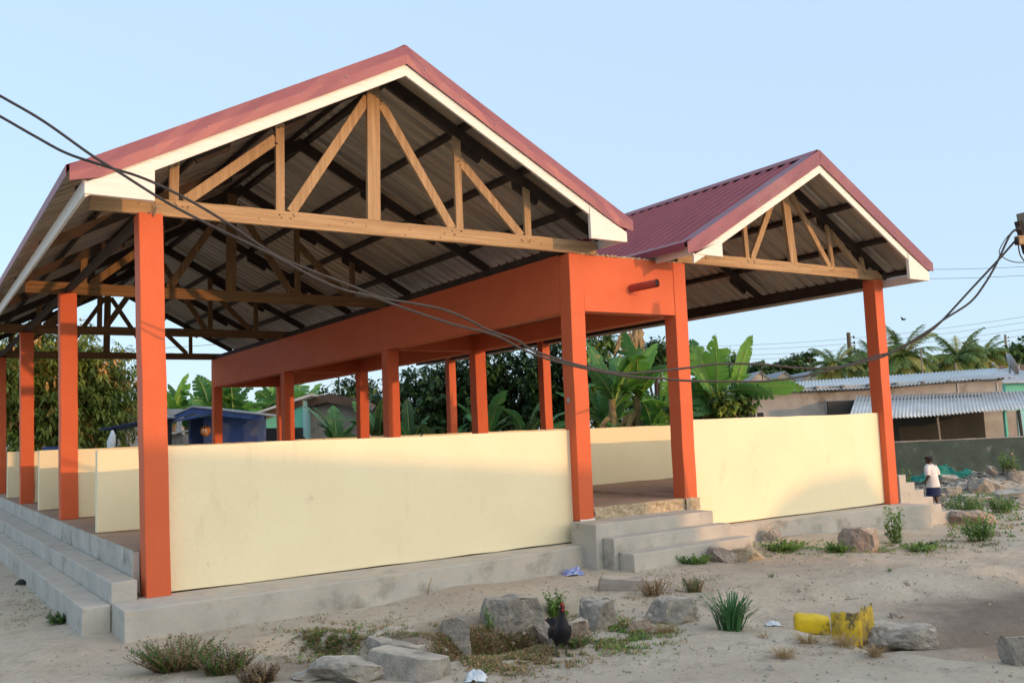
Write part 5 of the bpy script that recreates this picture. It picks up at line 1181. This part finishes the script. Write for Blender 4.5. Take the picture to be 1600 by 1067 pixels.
# ------------------------------------------------------------------ plants in the yard
def weed(px, py, w, h, n, seed, label, mats, name='weed', cat='weed', grp=None, ll=.03, lw=.009, lps=12, spread=1., p=None, dens=1.):
    if p is None: p, d = gp(px, py)
    else: d = (p-CAM).dot(CF)
    s = d/FPX; W_, H_ = w*s/2, h*s; rn = random.Random(seed); b = MB()
    for i in range(n):
        a = rn.uniform(0, 6.28); rr = rn.random()**.7*W_*.55; q0 = p+V((math.cos(a)*rr, math.sin(a)*rr*.8, 0)); q0.z = hgt(q0.x, q0.y)
        tip = q0+V((math.cos(a)*W_*.6*rn.random()*spread+rn.uniform(-.2, .2)*W_, math.sin(a)*W_*.5*rn.random()*spread, H_*rn.uniform(.45, 1.05)))
        mid = (q0+tip)/2+V((rn.uniform(-1, 1), rn.uniform(-1, 1), 0))*H_*.10; mi = rn.choices(range(len(mats)), [5, 3, 2][:len(mats)])[0]
        b.tube([q0, mid, tip], [.0035, .0025, .001], 4, mi)
        for k in range(lps):
            t = rn.uniform(.15, 1); c_ = q0.lerp(mid, t*2) if t < .5 else mid.lerp(tip, t*2-1)
            leaf(b, c_, V((rn.uniform(-1, 1), rn.uniform(-1, 1), rn.uniform(-.2, 1))), ll*rn.uniform(.6, 1.3), lw, mi)
    return thing(b.build(name, mats, fix=False), label, cat, grp, origin=p)
W1, W2, W3 = M['weed1'], M['weed2'], M['weed3']
weed(352, 1052, 100, 36, 170, 31, 'low dry weed bush, middle one of the three at the bottom left', [W2, W1, M['bark']], ll=.024, lw=.006, lps=16, name='weed_bush', cat='bush')
weed(278, 1045, 130, 46, 210, 1, 'largest dry brown and green weed bush at the bottom left', [W2, W1, W2], ll=.026, lw=.006, lps=20, spread=1.5, name='weed_bush', cat='bush')
weed(405, 1066, 80, 28, 120, 2, 'small darkest dry weed bush, rightmost of the three at the bottom left', [W2, W2, M['bark']], ll=.024, lw=.005, lps=14, name='weed_bush', cat='bush')
weed(1402, 848, 44, 56, 26, 3, 'fresh green leafy weed beside the pinkish boulder', [W3, W1], ll=.06, lw=.014, lps=16)
weed(1530, 845, 70, 40, 50, 4, 'bright green weeds in front of the long pale rock', [W3, W1], ll=.055, lw=.015, lps=12)
weed(1510, 812, 90, 40, 110, 5, 'wide green weed patch behind the side stair', [W1, W3], ll=.07, lw=.016, lps=10)
weed(1565, 800, 60, 30, 60, 6, 'low green weed patch below the leaning slabs', [W1, W3], ll=.07, lw=.014, lps=9)
weed(1580, 742, 40, 34, 40, 7, 'flowering weed growing over the rubble heap', [W1, W3, M['rubble_pale']], ll=.08, lw=.022, lps=12)
weed(1418, 765, 16, 34, 14, 8, 'small green weed between orange column and child', [W3, W1], ll=.08, lw=.02, lps=10)
weed(868, 962, 40, 34, 26, 9, 'green leafy weed behind the black chicken', [W3, W1], ll=.035, lw=.011, lps=16)
weed(765, 985, 20, 46, 6, 10, 'thin single stemmed weed left of the flat topped boulder', [W1, W3], ll=.03, lw=.009, lps=14)
weed(550, 1004, 26, 34, 6, 11, 'spindly weed by the left end of the long slab', [W2, W1], ll=.03, lw=.010, lps=8)
weed(1020, 930, 60, 28, 50, 12, 'dry straw coloured weeds on the thin tilted slab', [W2, M['straw']], ll=.03, lw=.005, lps=12)
weed(1085, 925, 50, 24, 44, 13, 'dry weeds right of the thin tilted slab', [W2, W1], ll=.03, lw=.006, lps=12)
weed(1085, 880, 70, 14, 60, 14, 'green creeping weed along the lowest entrance step', [W3, W1], ll=.03, lw=.012, lps=10)
weed(895, 1010, 80, 20, 60, 15, 'low dull green weeds around the chicken feet', [W1, W2], ll=.025, lw=.007, lps=12)
weed(90, 972, 55, 14, 44, 16, 'dark green weed at the foot of the lower side step', [W1, M['dk1']], ll=.03, lw=.010, lps=12)
weed(320, 975, 40, 14, 18, 17, 'small green sprig against the left ledge', [W3, W1], ll=.03, lw=.011, lps=10)
weed(965, 868+10, 8, 22, 4, 18, 'tiny sprig growing beside the entrance step corner', [W2, W1], ll=.03, lw=.008, lps=10)
weed(1310, 862, 60, 14, 50, 19, 'green creeping weed left of the pinkish boulder', [W3, W1], ll=.04, lw=.013, lps=10)
weed(1225, 858, 90, 14, 70, 20, 'long green creeping weed strip along the right ledge', [W3, W1], ll=.04, lw=.013, lps=10)
weed(1440, 860, 80, 10, 60, 21, 'flat green weeds right of the leafy weed', [W1, W3], ll=.04, lw=.011, lps=8)
# green grass clump
def clump(px, py, w, h, n, seed, label, m, name='grass_clump', bw=.006, grp=None):
    p, d = gp(px, py); s = d/FPX; rn = random.Random(seed); b = MB()
    for i in range(n):
        a = rn.uniform(0, 6.28); L_ = h*s*rn.uniform(.6, 1.15); out = rn.random()**.6*w*s*.5; q0 = p+V((math.cos(a), math.sin(a), 0))*rn.uniform(0, .25)*w*s; q0.z = hgt(q0.x, q0.y)-.005
        q2 = q0+V((math.cos(a)*out, math.sin(a)*out, L_)); q1 = (q0+q2)/2+V((0, 0, L_*.12))-V((math.cos(a), math.sin(a), 0))*out*.15; q3 = q2+V((math.cos(a), math.sin(a), -.5))*out*.2
        sd_ = V((-math.sin(a), math.cos(a), 0))*bw*rn.uniform(.6, 1.2)
        b.add([q0-sd_, q0+sd_, q1+sd_, q1-sd_, q2+sd_*.6, q2-sd_*.6, q3], [(0, 1, 2, 3), (3, 2, 4, 5), (5, 4, 6)])
    return thing(b.build(name, m, fix=False), label, 'grass', grp, origin=p)
clump(1142, 984, 84, 50, 120, 1, 'dense dark green grass clump on the edge of the dusty mound', M['blade'], bw=.0065)
for i, (px, py, w, h, lb) in enumerate(((1225, 1026, 56, 14, 'leftmost dry grass tuft in front of the jerrycans'), (1262, 1004, 50, 12, 'dry grass tuft just below the clean jerrycan half'), (1318, 1008, 60, 16, 'dry grass tuft at the foot of the torn jerrycan'), (1368, 1024, 40, 16, 'dry grass tuft below the flat grey boulder'),
                                 (1196, 996, 30, 8, 'small dry tuft right of the green grass clump'), (1205, 902, 16, 7, 'tiny green tuft alone on the open dirt'), (1390, 892, 16, 6, 'tiny grass tuft on the dirt near the boulder'), (1040, 988, 50, 12, 'brown grass tuft under the wide grey rock'))):
    clump(px, py, w, h, 130 if w > 30 else 30, 10+i, lb, M['straw'] if i not in (5, 6) else M['weed1'], 'grass_tuft', .0022, 'small grass tufts on the dirt')
# ground cover in the ditch and along edges, pebbles
b = MB(); rn = random.Random(60)
def cover(px, py, rx, ry, n, mis, ll=.02):
    for k in range(n):
        p, d = gp(rn.gauss(px, rx*.5), min(1066, max(845, rn.gauss(py, ry*.5))))
        if noise.noise(V((p.x*4.2, p.y*4.2, 7)))+.5*noise.noise(V((p.x*13, p.y*13, 2))) < rn.uniform(-.25, .15): continue
        mi = rn.choice(mis)
        for j_ in range(4):
            leaf(b, p+V((rn.uniform(-.02, .02), rn.uniform(-.02, .02), .002)), V((rn.uniform(-1, 1), rn.uniform(-1, 1), rn.uniform(.1, 1.2))), ll*rn.uniform(.5, 1.5), ll*.2, mi)
cover(515, 1005, 75, 30, 2000, (0, 1, 1, 2, 3), .028); cover(740, 1015, 95, 36, 3600, (0, 1, 1, 3, 3), .026); cover(830, 1022, 85, 30, 2600, (1, 1, 3, 3, 0), .026); cover(945, 992, 95, 28, 2600, (0, 0, 1, 2, 3), .028); cover(640, 985, 90, 18, 600, (0, 1, 3), .022)
cover(60, 940, 80, 40, 600, (0, 1, 3)); cover(1250, 858, 120, 12, 600, (0, 2, 2), .03); cover(1410, 858, 80, 12, 400, (0, 2, 1), .03); cover(1030, 915, 110, 34, 700, (1, 3, 0)); cover(1500, 850, 80, 10, 250, (0, 1), .035); cover(1320, 1005, 110, 16, 300, (3, 3, 1), .018)
def cover2(px0, px1, py0, py1, n, mis, ll):
    for k in range(n):
        px, py = rn.uniform(px0, px1), rn.uniform(py0, py1); p, d = gp(px, py)
        if noise.noise(V((p.x*1.7, p.y*1.7, 7))) < -.05: continue
        for j_ in range(5): leaf(b, p+V((rn.uniform(-.03, .03), rn.uniform(-.03, .03), .002)), V((rn.uniform(-1, 1), rn.uniform(-1, 1), rn.uniform(.1, 1.2))), ll*rn.uniform(.5, 1.5), ll*.22, rn.choice(mis))
cover2(1480, 1600, 770, 840, 800, (0, 2, 1), .05)
tag(b.build('ground_weeds', [W1, W2, W3, M['straw']], fix=False), kind='stuff')
b = MB()
for k in range(15000):
    if k < 6000: px, py = rn.uniform(0, 1600), 860+rn.random()**.8*207
    elif k < 12500: px, py = rn.uniform(440, 1120), rn.uniform(905, 1055)
    else: px, py = rn.uniform(1100, 1600), rn.uniform(830, 940)
    if py < 985-px*.10 and px < 940: continue
    p, d = gp(px, py)
    if p.y > -.55 and p.x < 7: continue
    if noise.noise(V((p.x*1.3, p.y*1.3, 4)))+.6*noise.noise(V((p.x*5, p.y*5, 4))) < rn.uniform(-.5, .55): continue
    q = (.0022+.015*rn.random()**6)*(2.2 if rn.random() < .03 else 1)
    a = rn.uniform(0, 6.28); ca, sa = math.cos(a)*q, math.sin(a)*q; mi = 0 if rn.random() < .6 else (1 if rn.random() < .6 else 2)
    b.add([p+V((ca, sa, 0)), p+V((-sa, ca, 0)), p+V((-ca, -sa, 0)), p+V((sa, -ca, 0)), p+V((ca*.3, sa*.2, q*.9)), p+V((0, 0, -q))], [(0, 1, 4), (1, 2, 4), (2, 3, 4), (3, 0, 4), (1, 0, 5), (2, 1, 5), (3, 2, 5), (0, 3, 5)], mi)
tag(b.build('pebbles', [M['rubblec'], M['brown_rock'], M['rubble_pale']], fix=False), kind='stuff')
# litter
def litter(px, py, w, h, seed, label, m, name='plastic_scrap', cat='litter', grp=None):
    p, d = gp(px, py); s = d/FPX; rn = random.Random(seed); n = 9; pts = []; b = MB()
    for j in range(n):
        for i in range(n):
            u, v = i/(n-1)-.5, j/(n-1)-.5; e = max(0, 1-(u*u+v*v)*3.2)
            pts.append(p+A*(u*w*s*(1+.25*noise.noise(V((u*4, v*4, seed)))))+B*(v*w*s*.8)+V((0, 0, .004+e*h*s*(.7+1.0*noise.noise(V((u*7, v*7, seed+3)))))))
    b.add(pts, [(j*n+i, j*n+i+1, (j+1)*n+i+1, (j+1)*n+i) for j in range(n-1) for i in range(n-1)]); return thing(b.build(name, m, fix=False, solid=.001), label, cat, grp, origin=p)
litter(896, 897, 34, 13, 1, 'crumpled blue wrapper on the dirt left of the entrance steps', M['plastic_b'], 'blue_wrapper', 'wrapper')
litter(744, 1062, 32, 20, 2, 'crumpled pale plastic bag at the bottom edge near the slabs', M['plastic_w'], 'plastic_bag', 'plastic bag')
litter(175, 968, 14, 26, 3, 'white plastic bag tucked in the corner by the side steps', M['plastic_w'], 'plastic_bag', 'plastic bag')
litter(640, 930, 26, 16, 4, 'pale blue plastic scrap against the left ledge', M['plastic_w'], 'plastic_scrap', 'plastic scrap')
litter(1208, 976, 22, 8, 5, 'flattened white packet right of the green grass clump', M['plastic_w'], 'packet', 'packet')
litter(306, 975, 28, 7, 6, 'black cloth scrap beside the small green sprig', M['black'], 'cloth_scrap', 'cloth')
litter(34, 912, 18, 9, 7, 'black plastic lump at the far left edge', M['black'], 'plastic_scrap', 'plastic scrap')
litter(1457, 852, 14, 7, 8, 'small black scrap on the dirt right of the leafy weed', M['black'], 'plastic_scrap', 'plastic scrap')
litter(958, 885, 8, 5, 9, 'tiny blue scrap at the entrance step corner', M['plastic_b'], 'plastic_scrap', 'plastic scrap')
litter(1592-8, 688, 34, 10, 10, 'white and blue bundle seen on the dark block wall at far right', M['plastic_w'], 'cloth_bundle', 'cloth') if False else None
p, d = gp(668, 928); b = MB(); b.tube([p, p+A*.015+V((0, 0, .06)), p+A*.045+V((0, 0, .155))], [.007, .006, .004], 6); thing(b.build('dry_stick', M['straw']), 'short dry stick leaning on the left ledge', 'stick')
p, d = gp(1340, 935); b = MB(); b.tube([p-A*.12, p, p+A*.12+B*.1+V((0, 0, .02))], [.004, .005, .003], 5); b.tube([p, p+A*.06+B*.12], [.004, .002], 5); thing(b.build('dry_twig', M['bark']), 'dry forked twig on the dirt above the jerrycans', 'twig')
p, d = gp(986, 990); b = MB(); b.tube([p+A*.03, p+V((0, 0, .05)), p-A*.06+V((0, 0, .15))], [.006, .008, .004], 6); thing(b.build('dry_stick', M['straw']), 'brown stick propped against the tall pale rock', 'stick')
